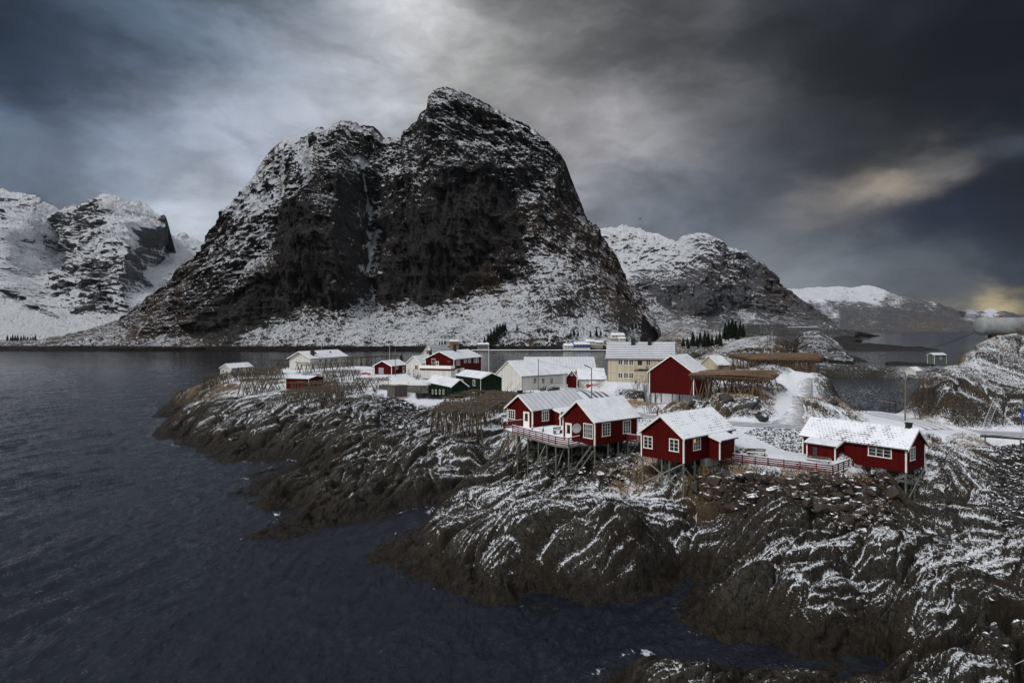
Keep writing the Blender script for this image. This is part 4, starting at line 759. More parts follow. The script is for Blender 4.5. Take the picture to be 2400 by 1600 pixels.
    def bx(s, mb, fr, u0, u1, v0, v1, w0, w1):
        mb.prism([fr(u0, v0, w0), fr(u1, v0, w0), fr(u1, v1, w0), fr(u0, v1, w0)], Vector(fr(0, 0, w1))-Vector(fr(0, 0, w0)))
    def window(s, side, px=None, py=None, w=1.1, h=1.15, nx=3, ny=3, a=None, z=None, off=0.0, n=-1, parent=None, b=.10, trim=None, lit=False, thick=1.6):
        if px is not None: a, z = s.on(side, px, py, off)
        fr = s.frame(side, a, z, off, n); mb = MB(); W, Hh = w/2, h/2
        s.bx(mb, fr, -W-b, W+b, Hh, Hh+b, 0, .055); s.bx(mb, fr, -W-b*1.3, W+b*1.3, -Hh-b, -Hh, 0, .075)
        s.bx(mb, fr, -W-b, -W, -Hh, Hh, 0, .05); s.bx(mb, fr, W, W+b, -Hh, Hh, 0, .05)
        o = mb.build('window', trim or s.trim, parent or s.e)
        g = MB(); s.bx(g, fr, -W, W, -Hh, Hh, .004, .012); g.build('pane', M['glass'], o)
        mu = MB()
        for k in range(1, nx): x_ = -W+w*k/nx; s.bx(mu, fr, x_-.035, x_+.035, -Hh, Hh, .013, .042)
        for k in range(1, ny): z_ = -Hh+h*k/ny; s.bx(mu, fr, -W, W, z_-.014, z_+.014, .013, .034)
        if nx > 1 or ny > 1: mu.build('glazing_bar', trim or s.trim, o)
        if lit:
            q = MB(); s.bx(q, fr, -W, -W+w/nx*1.2, Hh*.35, Hh*.96, .0125, .0128); q.build('lamp_glow', M['lit'], o)
        return o
    def door(s, side, px=None, py=None, w=.95, h=2.05, a=None, z=0.0, off=0.0, n=-1, glassy=True, mat='trim', parent=None):
        if px is not None: a, _ = s.on(side, px, py, off)
        fr = s.frame(side, a, z, off, n); mb = MB()
        s.bx(mb, fr, -w/2-.1, w/2+.1, h, h+.1, 0, .06); s.bx(mb, fr, -w/2-.1, -w/2, 0, h, 0, .055); s.bx(mb, fr, w/2, w/2+.1, 0, h, 0, .055)
        s.bx(mb, fr, -w/2, w/2, 0, h, 0, .03)
        o = mb.build('door', M[mat], parent or s.e)
        if glassy: g = MB(); s.bx(g, fr, -w*.3, w*.3, h*.42, h*.93, .031, .038); g.build('pane', M['glass'], o)
        hd = MB(); s.bx(hd, fr, w*.36, w*.42, h*.42, h*.50, .031, .09); hd.build('handle', M['metal'], o)
        return o
    def stilt(s, pts, r=.11, z0=0.0, dirs=None, mat='post'):
        for x_, y_ in pts:
            p = s.w(x_, y_, 0); g = terr(p.x, p.y)
            if g < p.z+z0-.1: MB().tube((x_, y_, z0), (x_, y_, g-.4-s.O.z), r, n=8).build('stilt', M[mat], s.e)
    def brace(s, p, q, w=.14, mat='brace'): MB().bar(p, q, .06, w).build('brace', M[mat], s.e)
    def chimney(s, a, z1, w=.55, b=None, z0=None, mat='black'):
        b = s.Bm if b is None else b; z0 = s.zt(b)-.1 if z0 is None else z0
        x_, y_ = (a, b) if s.ridge == 'x' else (b, a)
        return MB().box(x_-w/2, x_+w/2, y_-w/2, y_+w/2, z0, z1).box(x_-w/2-.06, x_+w/2+.06, y_-w/2-.06, y_+w/2+.06, z1, z1+.10).build('chimney', M[mat], s.roof)

CAB = 'red fishing cabins on stilts along the rocks'
# C: middle-right cabin on tall green stilts
C = House('fishing_cabin', 'red cabin on tall cross-braced stilts with a warm lamp in its side window', 'cabin', 1602.8, 1085.5, 9.6, 48.5, pxx=1716, pxy=1502.5, h=2.72, rise=2.05, roof='roof_tile', group=CAB)
C.window('x', 1519, 1036, w=1.05, h=1.2, nx=2, ny=3); C.window('x', 1580, 1043, w=1.05, h=1.2, nx=2, ny=3)
C.window('y', 1633, 1040, w=1.25, h=1.2, nx=3, ny=3, lit=True)
C.lean(4.5, 7.6, -1.6, 0, 2.55, 2.1, 'y0', roof='roof_plain')
C.stilt([(.12, .12), (.12, 1.9), (.12, 2.9), (.12, C.Ly-.12), (2.2, .12), (3, 3), (3, C.Ly-.2), (5.5, .3), (5.5, C.Ly-.2), (8, C.Ly-.2)])
C.brace((.0, .12, -.1), (.0, C.Ly-.2, -3.0)); C.brace((-.07, C.Ly-.2, -.15), (-.07, .2, -3.0)); C.brace((.1, C.Ly-.2, -2.1), (1.8, 2.8, -3.6)); C.brace((.2, .0, -.6), (2.2, .0, -2.2))
MB().box(3.9, 6.2, -.35, .5, -.9, -.01).build('foundation', M['conc'], C.e)
# B: middle cabin with the deck
B = House('fishing_cabin', 'red cabin with grey dish on its gable, standing on posts by the railed deck', 'cabin', 1394, 1044, 10.1, 51.2, pxx=1494, pxy=1319, h=2.85, rise=2.15, roof='roof_plain', group=CAB)
B.window('x', 1378.5, 1009.5, w=1.35, h=1.6, nx=4, ny=3); B.door('x', 1333, 1010, w=.95, h=2.1)
B.window('y', 1420.5, 1006, w=1.25, h=1.45, nx=3, ny=4); B.window('y', 1469, 1000, w=1.25, h=1.45, nx=3, ny=4)
ad, zd = B.on('x', 1360, 1003); fr = B.frame('x', ad, zd, 0)
MB().tube(fr(0, -.55, .0), fr(0, -.1, .35), .03).tube(fr(0, -.1, .35), fr(.0, 0, .5), .03).build('dish_mount', M['metal'], B.e)
dd_ = MB().lathe([(.02, .0), (.25, .02), (.45, .08), (.58, .16), (.60, .15), (.46, .05), (.25, -.01), (.02, -.03)], n=24); dsh = dd_.build('dish', M['dish'], None, smooth=True)
dsh.name = 'satellite_dish'; tag(dsh, 'round grey dish on a bracket beside the gable window', 'satellite dish'); dsh.location = B.w(-.55, ad, zd); dsh.rotation_euler = (R(68), 0, R(-28))
B.stilt([(.1, .1), (.1, 2.2), (.1, 4.0), (.1, B.Ly-.1), (2.4, .1), (4.2, .1), (2.6, 2.6), (5, 2.6), (2.6, B.Ly-.2), (5, B.Ly-.2), (7.5, B.Ly-.2), (6, .1)], .10)
B.brace((-.2, .4, -.1), (-3.6, .9, -3.6), .16); B.brace((-.05, .15, -.6), (-2.9, .5, -3.5), .13); B.brace((3.0, .0, -.9), (1.2, -.1, -3.4), .10, 'dark')
# A: rear cabin
A = House('fishing_cabin', 'red cabin with seamed grey metal roof, rear left of the dish cabin', 'cabin', 1248, 1003, 10.1, 44.8, pxx=1372, pxy=1188.5, h=2.5, rise=1.85, roof='roof_seam', group=CAB)
A.window('x', 1199.5, 971, w=1.15, h=1.15, nx=3, ny=3); A.door('x', 1234, 983, w=.95, h=2.1)
A.window('y', 1278, 974, w=1.25, h=1.3, nx=3, ny=3); A.chimney(.45, 4.95, .55, b=A.Bm+.35)
A.lean(4.2, 7.2, -1.5, 0, 2.35, 1.95, 'y0')
A.stilt([(.1, .1), (.1, 2.6), (.1, A.Ly-.1), (2.5, A.Ly-.1), (2.5, .1), (5, A.Ly-.2)], .10)
# D: long cabin on the right
D = House('fishing_cabin', 'long red cabin with patterned tile roof and black chimney, rightmost on the rocks', 'cabin', 2124.5, 1107, 8.4, 51.9, pxx=2167.5, pxy=1881, h=2.6, rise=1.75, ridge='y', roof='roof_tile', group=CAB)
D.window('y', 2140, 1062, w=1.0, h=1.25, nx=2, ny=4) if False else D.window('y', 2138.5, 1063, w=1.15, h=1.3, nx=3, ny=4)
D.window('x', 2062, 1057, w=2.3, h=1.15, nx=3, ny=3); D.window('x', 1914, 1038, w=1.3, h=1.15, nx=2, ny=3)
t1 = D.on('x', 2000, 1090)[0]
pr = D.lean(-1.6, 0, 6.9, 10.3, 2.45, 2.0, 'x0', roof='roof_plain')
D.window('x', a=9.3, z=1.15, w=.55, h=.95, nx=1, ny=1, off=-1.6, trim=M['red_dull'], parent=pr)
D.chimney(.75, 5.0, .55, b=D.Bm+.1)
D.stilt([(.12, .12), (D.Lx-.12, .12), (D.Lx*.5, .12), (.12, 3.6), (D.Lx-.12, 3.6), (D.Lx*.55, 3.0), (.12, 5.6)])
D.brace((.1, .02, -.15), (D.Lx-.15, .02, -2.3)); D.brace((D.Lx-.2, -.06, -.1), (.25, -.06, -3.0)); D.brace((0, .3, -.5), (0, 3.5, -1.9))
MB().box(-.3, .6, 4.6, 6.0, -.8, -.01).build('foundation', M['conc'], D.e)
MB().box(-.06, -.01, 6, D.Ly, -.55, -.0).build('foundation_board', M['brown_b'], D.e)

# yellow two-storey house
Yh = House('yellow_house', 'large pale yellow two-storey house with snow-striped roof and two black chimneys on the rise', 'house', 1423, 893, 11.4, 103, Lx=None, pxx=1579, Ly=8.0, h=5.7, rise=3.5, ridge='x', wall='cream', roof='roof_rows', over=.45, trim='cream' if False else 'trim', barge=True, edge='dark', level=True)
def ywin(px, py, w=.95, h=1.15, nx=2, ny=3): Yh.window('y', px, py, w=w, h=h, nx=nx, ny=ny, b=.09)
for px in (1454, 1467, 1479.5): ywin(px, 848.5); ywin(px, 879.5)
ywin(1519.5, 849.5); ywin(1557, 849, 1.3, 1.1)
dr_ = Yh.door('y', 1499.5, 850, w=.7, h=1.5, z=3.4, mat='green')
MB().box(7.2, 9.2, -1.2, -.01, 3.1, 3.2).box(7.2, 9.2, -1.22, -1.16, 3.2, 4.0).box(9.2, 9.25, -1.2, -.01, 3.2, 4.0).box(7.2, 7.25, -1.2, -.01, 3.2, 4.0).build('balcony', M['cream'], Yh.e)
MB().box(6.6, 9.6, -1.4, -.01, 0, 2.7).build('entrance_bay', M['cream'], Yh.e); MB().box(6.4, 9.8, -1.6, -.01, 2.72, 2.85).build('bay_roof', M['dark'], Yh.e)
Yh.chimney(6.0, 10.2, .95, b=3.4); Yh.chimney(9.9, 10.2, .85, b=3.4)
MB().tube((.05, -.1, 5.4), (.05, -.1, .2), .06).tube((.05, -.1, 5.45), (.05, -.4, 5.6), .06).build('downpipe', M['dark'], Yh.e)

# big red barn behind the cabins
Ba = House('boathouse', 'big windowless red boathouse on posts with plain white snowy roof beside the drying racks', 'boathouse', 1626, 926, 10.3, 33, pxx=1659, pxy=1522, h=4.6, rise=3.4, roof='roof_plain', wall='red_dull', over=.4, thick=.12)
Ba.stilt([(.15, .15), (.15, 2.4), (.15, 4.6), (.15, 7.0), (.15, Ba.Ly-.15), (3, .2), (3, Ba.Ly-.2), (3, 4.0)], .14, mat='upole'); Ba.brace((.1, 3.0, -.1), (.6, .8, -1.8))
# white timber house with dark eaves line
Wh = House('white_house', 'long white timber house with steep snow-dusted roof and three paired windows, behind the fish racks', 'house', 1222.5, 915, 6.4, 50, Lx=None, pxx=1327, pxy=1163, h=4.1, rise=4.0, ridge='x', wall='white_b', roof='roof_rib', over=.35, level=True)
for px in (1254, 1273, 1292.5): Wh.window('y', px, 892, w=.95, h=1.45, nx=2, ny=3, b=.05)
MB().tube((.02, -.08, 3.9), (.02, -.08, .1), .06).box(-.2, Wh.Lx+.2, -.45, -.35, 3.85, 3.98).build('gutter', M['dark'], Wh.e)
# dark green house: tall part and low wing
Gr = House('green_house', 'dark green two-storey house with lower wing, white-framed windows and snowy roof', 'house', 1126.5, 931, 6.0, 58, Lx=None, pxx=1176, pxy=1069, h=4.9, rise=1.35, ridge='y', wall='green', roof='roof_rib', level=True, corners=False)
Gr.e.name = 'green_house'
for px, py in ((1083.5, 895), (1111, 897)): Gr.window('x', px, py, w=.95, h=1.35, nx=1, ny=1, b=.12)
for px, py in ((1081, 921.5), (1110, 924)): Gr.window('x', px, py, w=.95, h=1.0, nx=1, ny=1, b=.12)
Gr.corner(0, 0, 4.9, w=.06)
Gw = House('wing', None, None, 1058, 932.5, 6.0, 62, Lx=4.6, pxy=1001, h=2.95, rise=1.7, ridge='y', wall='green', roof='roof_rib', over=.35, corners=False, wallname='wing_wall')
for px in (1014, 1022, 1031, 1039.5): Gw.window('x', px, 918, w=.72, h=1.1, nx=1, ny=1, b=.09)
def mat_of(e): return Matrix.Translation(e.location) @ Matrix.Rotation(e.rotation_euler.z, 4, 'Z')
for ch in [o for o in col.objects if o.parent == Gw.e]: ch.parent = Gr.e; ch.matrix_parent_inverse = mat_of(Gr.e).inverted() @ mat_of(Gw.e)
bpy.data.objects.remove(Gw.e)
# long red house with white garage front and balcony parapet
Lr = House('red_house', 'long two-storey red house with white garage front, white balcony parapet and black chimney', 'house', 1064, 887, 8.8, 20.5, pxx=1128, pxy=997, h=5.9, rise=2.2, ridge='x', roof='roof_rib', over=.5, level=True)
MB().box(-2.6, -.02, -.2, Lr.Ly+.4, 0, 2.6).build('garage', M['white_b'], Lr.e); MB().box(-2.75, -.03, -.3, Lr.Ly+.5, 2.6, 3.1).build('garage_fascia', M['red'], Lr.e)
MB().box(-2.85, -2.75, -.35, Lr.Ly+.6, 3.1, 4.05).box(-2.75, -.03, -.35, -.25, 3.1, 4.05).box(-2.75, -.03, Lr.Ly+.5, Lr.Ly+.6, 3.1, 4.05).build('balcony_parapet', M['trim'], Lr.e)
Lr.window('x', 1016, 846, w=1.1, h=1.3, nx=1, ny=1); Lr.door('x', 1025, 849, w=.8, h=1.9, z=3.2)
MB().lathe([(.45, -.02), (.5, -.05), (.5, -.09), (.02, -.09)], c=(0, Lr.on('x', 1052, 847)[0], Lr.on('x', 1052, 847)[1]), n=14, axis='x').build('wall_wheel', M['dark'], Lr.e)
for px, w, n in ((1073.5, 2.6, 3), (1090.5, 1.8, 1), (1100.5, 1.8, 1), (1113, 1.6, 1), (1119, 1.6, 1)): Lr.window('y', px, 848 if px < 1080 else 844, w=w, h=1.8 if px < 1080 else 1.4, nx=n, ny=1)
Lr.window('y', 1073.5, 871, w=2.2, h=1.7, nx=3, ny=1); MB().box(.01, 2.2, -.03, -.005, .0, 2.7).build('white_panel', M['trim'], Lr.e); MB().box(4.5, 7.5, -.03, -.005, .6, 2.9).build('white_panel', M['trim'], Lr.e)
Lr.chimney(9.5, 10.1, .9, b=Lr.Bm-.6)
# red garage with grey door
Ga = House('garage', 'low red garage with pale up-and-over door and snowy gable roof', 'garage', 918, 877.3, 9.0, 20, pxx=953, pxy=877, h=2.7, rise=1.6, roof='roof_rib', level=True, og=.5)
MB().box(-.05, -.01, 2.0+1.0, 4.9, .05, 2.15).build('garage_door', M['metal'], Ga.e); Ga.window('y', 930.5, 861.5, w=1.3, h=.7, nx=1, ny=1); Ga.door('y', 945.5, 868, w=.9, h=2.1)
# white houses and sheds of the village
Wb = House('white_building', 'long low white building with broad snowy roof and dark vents, near the fjord', 'building', 727, 866, 8.9, 20.4, pxx=812, pxy=679, h=4.2, rise=2.3, wall='white_b', roof='roof_plain', over=.7, og=.8, level=True)
for a in (6, 9.5, 13, 16): Wb.window('y', a=a, z=3.0, w=1.6, h=.7, nx=2, ny=1)
Wb.chimney(3.4, 7.1, 1.1, b=1.6, z0=4.4); MB().box(5.8, 6.5, 2.2, 2.8, 5.2, 6.2).box(15.5, 16.0, 2.4, 2.8, 5.4, 6.3).build('vent', M['dark'], Wb.roof)
Ws = House('white_shed', 'small white shed with snowy gable roof among racks at the point', 'shed', 542, 880, 8.2, 20.4, pxx=592, pxy=517, h=2.5, rise=1.3, wall='white_b', roof='roof_plain', over=.4, level=True)
Ws.window('x', a=Ws.Ly*.75, z=1.5, w=.8, h=.6, nx=1, ny=1); Ws.window('y', a=3, z=1.5, w=1.0, h=.6, nx=1, ny=1); Ws.window('y', a=9, z=1.5, w=1.0, h=.6, nx=1, ny=1)
Rs = House('red_shed', 'small red shed with nearly flat snow roof in the middle of the empty racks', 'shed', 723.8, 913, 7.2, 17, Lx=7.2, pxy=669.5, h=2.85, rise=.55, ridge='y', roof='roof_plain', over=.25, og=.2, barge=False, level=True)
W2 = House('white_house', 'white gabled house with grey striped roof, directly behind the long red house', 'house', 1020, 855, 9.2, 24, pxx=1062, pxy=987, h=3.6, rise=4.2, wall='white_b', roof='roof_rows', level=False); W2.window('x', a=W2.Ly*.5, z=5.2, w=1.6, h=1.6, nx=2, ny=1)
W3 = House('white_house', 'small white house with snowy gable roof, between red garage and long red house', 'house', 987, 877, 9.0, 22, Lx=6, pxy=952, h=3.5, rise=2.4, wall='white_b', roof='roof_plain'); W3.window('x', 976, 861, w=1.0, h=1.4, nx=2, ny=1)
Qh = House('quay_building', 'wide grey quay warehouse roof under thin snow, at the water behind the white timber house', 'warehouse', 1231, 901, 4.4, 90, pxx=1396.5, Ly=15, h=4.6, rise=4.6, ridge='x', wall='white_b', roof='roof_seam', over=.5)
Bh = House('boathouse', 'narrow red gabled boathouse with white edged roof beside the snowy road', 'boathouse', 1326, 910, 5.9, 84, pxx=1352.5, Ly=9, h=3.2, rise=2.2, ridge='y', wall='red', roof='roof_plain', over=.25); Bh.window('y', a=1.8, z=4.3, w=.5, h=.6, nx=1, ny=1)
Q2 = House('white_building', 'low pale building with broad white snow roof between red boathouse and yellow house', 'building', 1358, 908, 5.9, 88, pxx=1419, Ly=9, h=2.5, rise=3.0, ridge='x', wall='white_b', roof='roof_plain', over=.3)
Bs = House('outbuilding', 'small cream gable roof just behind the big red boathouse', 'outbuilding', 1683, 868, 11.2, 60, Lx=5, pxy=1642, h=1.6, rise=2.6, wall='cream', roof='roof_plain')
# weathered timber store
St = empty('timber_store', G(925, 931, 6.4), R(90-35)); tag(St, 'weathered grey timber box store with flat top at the edge of the rubble bank', 'store')
MB().box(0, 4.6, 0, 2.7, 0, 2.75).build('wall', M['grey_b'], St); MB().box(-.08, 4.7, -.08, 2.8, 2.76, 2.86).build('lid', M['pole'], St); flatten([G(925, 931, 6.4).xy], 6.35, 3)
# hut and shed by the bay
Hb = House('hut', 'pale mint hut with one window on the causeway across the bay', 'hut', 2190, 853, 6.3, 75, Lx=7.5, Ly=4, h=4.4, rise=1.0, wall='mint', roof='roof_seam', over=.3); Hb.window('y', a=4.0, z=2.9, w=1.0, h=1.0, nx=2, ny=1)
Hc = House('hut', 'white snow-roofed shed half hidden behind bare shrubs by the bay', 'hut', 2146, 878, 4.2, 60, Lx=5, Ly=4.5, h=1.6, rise=1.5, wall='white_b', roof='roof_plain')
# settlement under the mountain
def far_house(px, py, w, d, h, rise, wall, label, th=80, ridge='x', roof='roof_plain', name='far_house', cat='house', Y=None, base_wall=None):
    fd = front_depth(px+w*.5*2.2, py, w*1.3); Y = Y or ((fd-d*.35) if fd else 700); Y = min(Y, 1500); z = H-(py-CY)/F*Y
    hs = House(name, label, cat, px, py, z, th, Lx=w, Ly=d, h=h, rise=rise, ridge=ridge, wall=wall, roof=roof, over=.5, corners=False, group='houses under the mountain')
    n = max(2, int(w/3.2))
    for k in range(n): hs.window('y', a=w*(k+.5)/n, z=h*.72, w=1.3, h=1.2, nx=1, ny=1)
    MB().box(-.15, w+.15, -.15, d+.1, -3, .6 if not base_wall else h*.45).build('basement', M['white_b'] if base_wall else M['conc'], hs.e)
    return hs
far_house(1347, 821, 17, 9, 6.4, 2.4, 'blue_b', 'bright blue house with white ground floor by the far shore', base_wall=True)
far_house(1323, 820, 10, 8, 4.5, 2.4, 'white_b', 'white house immediately left of the blue house')
far_house(1374, 809, 10, 8, 4, 2.3, 'white_b', 'white house with snow roof above and behind the blue house')
far_house(1396, 811, 8, 8, 4, 2.0, 'cream', 'cream house at right of the settlement, behind the blue house')
far_house(1434, 795, 15, 8, 4.5, 2.5, 'white_b', 'white house on the slope, just over the yellow house roof')
far_house(1120, 818, 12, 8, 5, 1.6, 'grey_b', 'grey house with flat white roof standing before dark firs by the far shore')
far_house(1055, 812, 9, 8, 5.5, 1.6, 'ochre', 'ochre house with peaked white roof on the far shore', roof='roof_plain')
far_house(1452, 800, 7, 7, 3.2, 2.0, 'white_b', 'small white house peeping over the yellow house roof between its chimneys')
# ------------------------------------------------------------ decks, railings, benches
def railing(name, pts, label, hgt=.95, z=None, nr=4, mat='red_rail', group='red board railings', cat='railing', posts=1.6, cap=True, white_post=False):
    """pts: photo px,py,z of the foot line"""
    W = [G(a, b, c) for a, b, c in pts]; e = empty(name, W[0]); tag(e, label, cat, group); W = [w-W[0] for w in W]
    rails = [MB() for _ in range(nr)]; capm = MB()
    for p, q in zip(W[:-1], W[1:]):
        n = max(1, round((q-p).length/posts)); m = MB()
        for k in range(n+1):
            c = p.lerp(q, k/n); MB().box(c.x-.045, c.x+.045, c.y-.045, c.y+.045, c.z-.12, c.z+hgt-.03).build('post', M[mat], e)
        for k in range(nr):
            zz = Vector((0, 0, .14+(hgt-.28)*k/(nr-1))); dv = (q-p).normalized()*.02
            rails[k].bar(p+zz+dv, q+zz-dv, .03, .13)
        if cap: capm.bar(p+Vector((0, 0, hgt)), q+Vector((0, 0, hgt)), .12, .04)
    for r_ in rails: r_.build('rail', M[mat], e)
    if cap: capm.build('snowy_handrail', M['snow'], e)
    return e
def deck(name, pts, label, thick=.22, snowy=True, posts=None):
    W = [G(a, b, c) for a, b, c in pts]; e = empty(name, W[0]); tag(e, label, 'deck'); L = [w-W[0] for w in W]
    MB().prism([(p.x, p.y, p.z-thick) for p in L], (0, 0, thick)).build('planking', M['brace'], e)
    c = sum(L, Vector())/len(L)
    MB().prism([(p.x+(c.x-p.x)*.03, p.y+(c.y-p.y)*.03, p.z+.004) for p in L], (0, 0, .04)).build('snow_cover', M['snow'], e)
    return e, W
dk, W = deck('deck', [(1333,1046,10.1),(1301,1042,10.1),(1204,1014,10.1),(1181,1005,10.1),(1184,999,10.1),(1232,993,10.1),(1300,996,10.1),(1400,998,10.1),(1405,1020,10.1),(1392,1040,10.1),(1362,1040,10.1)], 'snow-covered timber deck joining the two left cabins on tall posts')
for px, py in ((1333,1045),(1303,1041),(1282,1035),(1262,1030),(1237,1023),(1213,1016),(1190,1007),(1330,1025),(1300,1020),(1270,1015),(1240,1008),(1216,1004)):
    g = G(px, py, 10.1)-dk.location; tz = terr(g.x+dk.location.x, g.y+dk.location.y)-dk.location.z
    MB().tube((g.x, g.y, -.2), (g.x, g.y, tz-.4), .095, n=8).build('stilt', M['post'], dk)
def dbrace(p, q):
    a, b = Vector(p)-dk.location, Vector(q)-dk.location; MB().bar(a, b, .08, .13).build('brace', M['brace'], dk)
g1_, g2b, g3 = G(1282,1036,10.0), G(1237,1024,10.0), G(1190,1008,10.0)
dbrace(g1_, P(1264,1071,g1_.y+1.0)); dbrace(G(1323,1045,9.9), P(1301,1109,G(1323,1045,9.9).y+.3)); dbrace(G(1226,1022,9.9), P(1206,1062,G(1226,1022,9.9).y+.5)); dbrace(G(1187,1009,9.9), P(1163,1050,G(1187,1009,9.9).y-2)); dbrace(G(1225,1025,9.9), P(1260,1050,G(1240,1028,9.9).y+2)); dbrace(P(1333,1105,76), P(1363,1098,77.5))
railing('railing', [(1358.5,1039.5,10.15),(1333,1045,10.15),(1302,1040.5,10.15),(1201,1012.5,10.15)], 'long red railing with snowy top rail along the outer edge of the deck', hgt=1.0)
railing('railing', [(1232,994,10.15),(1232,998,10.15),(1181,1004,10.15),(1184,998,10.15)], 'short red railing in front of the seamed-roof cabin door', hgt=1.0)
railing('railing', [(1454,1032.5,10.0),(1500,1037.5,10.0)], 'red railing bridging the gap from the dish cabin to the crossed-brace cabin', hgt=.95)
railing('railing', [(1688.5,1078,9.2),(1740,1084,8.95),(1800,1091.5,8.7),(1952,1109,8.3),(1989.5,1094.5,8.3)], 'longest red railing closing the snowy yard, rightmost of the railings', hgt=.95)
MB().box(0, .01, 0, .01, 0, .01)
kb = [G(*q) for q in [(1690,1082,9.05),(1740,1088,8.8),(1800,1095.5,8.55),(1952,1113.5,8.15),(1989,1098.5,8.15)]]
ke = empty('retaining_board', kb[0]); tag(ke, 'dark timber edging board holding the snowy yard above the boulder bank', 'retaining edge'); mbk = MB()
for p, q in zip(kb[:-1], kb[1:]): mbk.bar(p-kb[0]+Vector((0, .04, -.22)), q-kb[0]+Vector((0, .04, -.22)), .10, .5)
mbk.build('board', M['brown_b'], ke)
def bench(px, py, z, ang, label, L=1.9, back=True, mat='brown_b'):
    e = empty('bench', G(px, py, z), ang); tag(e, label, 'bench')
    MB().box(-L/2, L/2, -.22, .22, .42, .47).build('seat', M[mat], e); MB().box(-L/2+.02, L/2-.02, -.2, .2, .473, .50).build('snow_cover', M['snow'], e)
    for s_ in (-1, 1): MB().box(s_*L*.42-.04, s_*L*.42+.04, -.2, .26, -.1, .42).box(s_*L*.42-.035, s_*L*.42+.035, .22, .28, -.05, .85).build('leg', M[mat], e)
    if back: MB().box(-L/2, L/2, .18, .21, .72, .86).box(-L/2, L/2, .18, .21, .54, .66).build('backrest', M[mat], e)
    return e
bench(1773, 1069, 9.25, R(-14), 'dark wooden bench standing alone in the open snowy yard', 2.1)
bench(1918, 1087, 8.45, R(-38), 'grey wooden bench under the wall of the long right cabin', 2.6, mat='grey_b')
bench(1260, 1011, 10.15, R(-20), 'low bench with snow on the deck beside the seamed-roof cabin', 1.8, back=False, mat='grey_b')
bench(1308, 1016, 10.15, R(35), 'small bench by the gable of the dish cabin', 1.3, mat='grey_b')
# ------------------------------------------------------------ drying racks
RG = 'timber drying racks for fish'
def rack(label, quad, z, n_poles, legs, spread=.55, mat='pole', r=.062, name='drying_rack', fish=None, cross=3, layers=1, jit=.30, group=RG, seed=0, legr=.095):
    rr = random.Random(seed+int(quad[0][0])); Q = [G(a, b, z) for a, b in quad]; e = empty(name, Q[0]); tag(e, label, 'drying rack', group); o = Q[0]
    Q = [q-o for q in Q]
    def at(s_, t_): return (Q[0]*(1-s_)+Q[1]*s_)*(1-t_)+(Q[3]*(1-s_)+Q[2]*s_)*t_
    deckm = MB()
    for L in range(layers):
        for k in range(n_poles):
            t_ = (k+rr.uniform(-.3, .3))/max(1, n_poles-1); a, b = rr.uniform(-.05, .06), 1+rr.uniform(-.08, .06); dz_ = Vector((0, 0, L*.25+rr.uniform(-jit, jit)*.4))
            p, q = at(a, t_)+dz_, at(b, t_+rr.uniform(-.04, .04))+dz_+Vector((0, 0, rr.uniform(-jit, jit)))
            m_ = p.lerp(q, .5)+Vector((0, 0, rr.uniform(-.05, .06))); deckm.tube(p, m_, r*1.1, r, n=5); deckm.tube(m_, q, r, r*.65, n=5)
    deckm.build('pole_deck', M[mat], e)
    for k in range(cross):
        s_ = (k+.5)/cross; MB().tube(at(s_, -.05)-Vector((0, 0, .12)), at(s_, 1.05)-Vector((0, 0, .12)), r*1.3, n=6).build('crossbeam', M[mat], e)
    ns, nt = legs; ns = min(int(ns*1.5), 96//nt) if mat == 'pole' else ns
    for i in range(ns):
        for j in range(nt):
            s_, t_ = (i+.5)/ns+rr.uniform(-.04, .04), (j+.15)/max(.7, nt-.7) if nt > 1 else .5; top = at(s_, t_); m = MB(); du = (Q[1]-Q[0]).normalized(); dv = (Q[3]-Q[0]).normalized()
            for sg in (-1, 1):
                off = (du*rr.uniform(.5, 1.1)+dv*rr.uniform(-.4, .4))*sg*spread*1.4; gx, gy = top.x+o.x+off.x, top.y+o.y+off.y; gz = terr(gx, gy)-o.z-.15
                m.tube((gx-o.x, gy-o.y, gz), top-off*.12+Vector((0, 0, .25)), legr*1.15, legr*.8, n=5)
            if rr.random() < .45:
                off = dv*rr.uniform(-1.6, 1.6)+du*rr.uniform(-1.2, 1.2); gx, gy = top.x+o.x+off.x, top.y+o.y+off.y; m.tube((gx-o.x, gy-o.y, terr(gx, gy)-o.z-.1), top, legr, legr*.7, n=5)
            m.build('trestle', M[mat], e)
    if fish:
        fm = MB(); nf, hh_, fmat = fish
        for k in range(nf):
            c = at(rr.random(), rr.random()); a = rr.uniform(0, 3.14); w_ = rr.uniform(.07, .13); L_ = hh_*rr.uniform(.6, 1.2); t0 = c+Vector((rr.uniform(-.1, .1), rr.uniform(-.1, .1), -.05))
            ca, sa2 = math.cos(a)*w_, math.sin(a)*w_; b_ = Vector((rr.uniform(-.08, .08), rr.uniform(-.08, .08), 0))
            m0, m1 = t0-Vector((0, 0, L_*.45)), t0-Vector((0, 0, L_))+b_
            i = len(fm.v); th_ = Vector((-math.sin(a), math.cos(a), 0))*w_*.45
            fm.v += [tuple(t0), tuple(m0+Vector((ca, sa2, 0))), tuple(m0+th_), tuple(m0-Vector((ca, sa2, 0))), tuple(m0-th_), tuple(m1)]
            for a_, b2 in ((1, 2), (2, 3), (3, 4), (4, 1)): fm.f += [(i, i+a_, i+b2), (i+5, i+b2, i+a_)]
        me = fm.build('drying_fish', M[fmat], None); me.location = o
        tag(me, fish_label[0], 'dried fish', kind='stuff')
    return e
fish_label = ['']
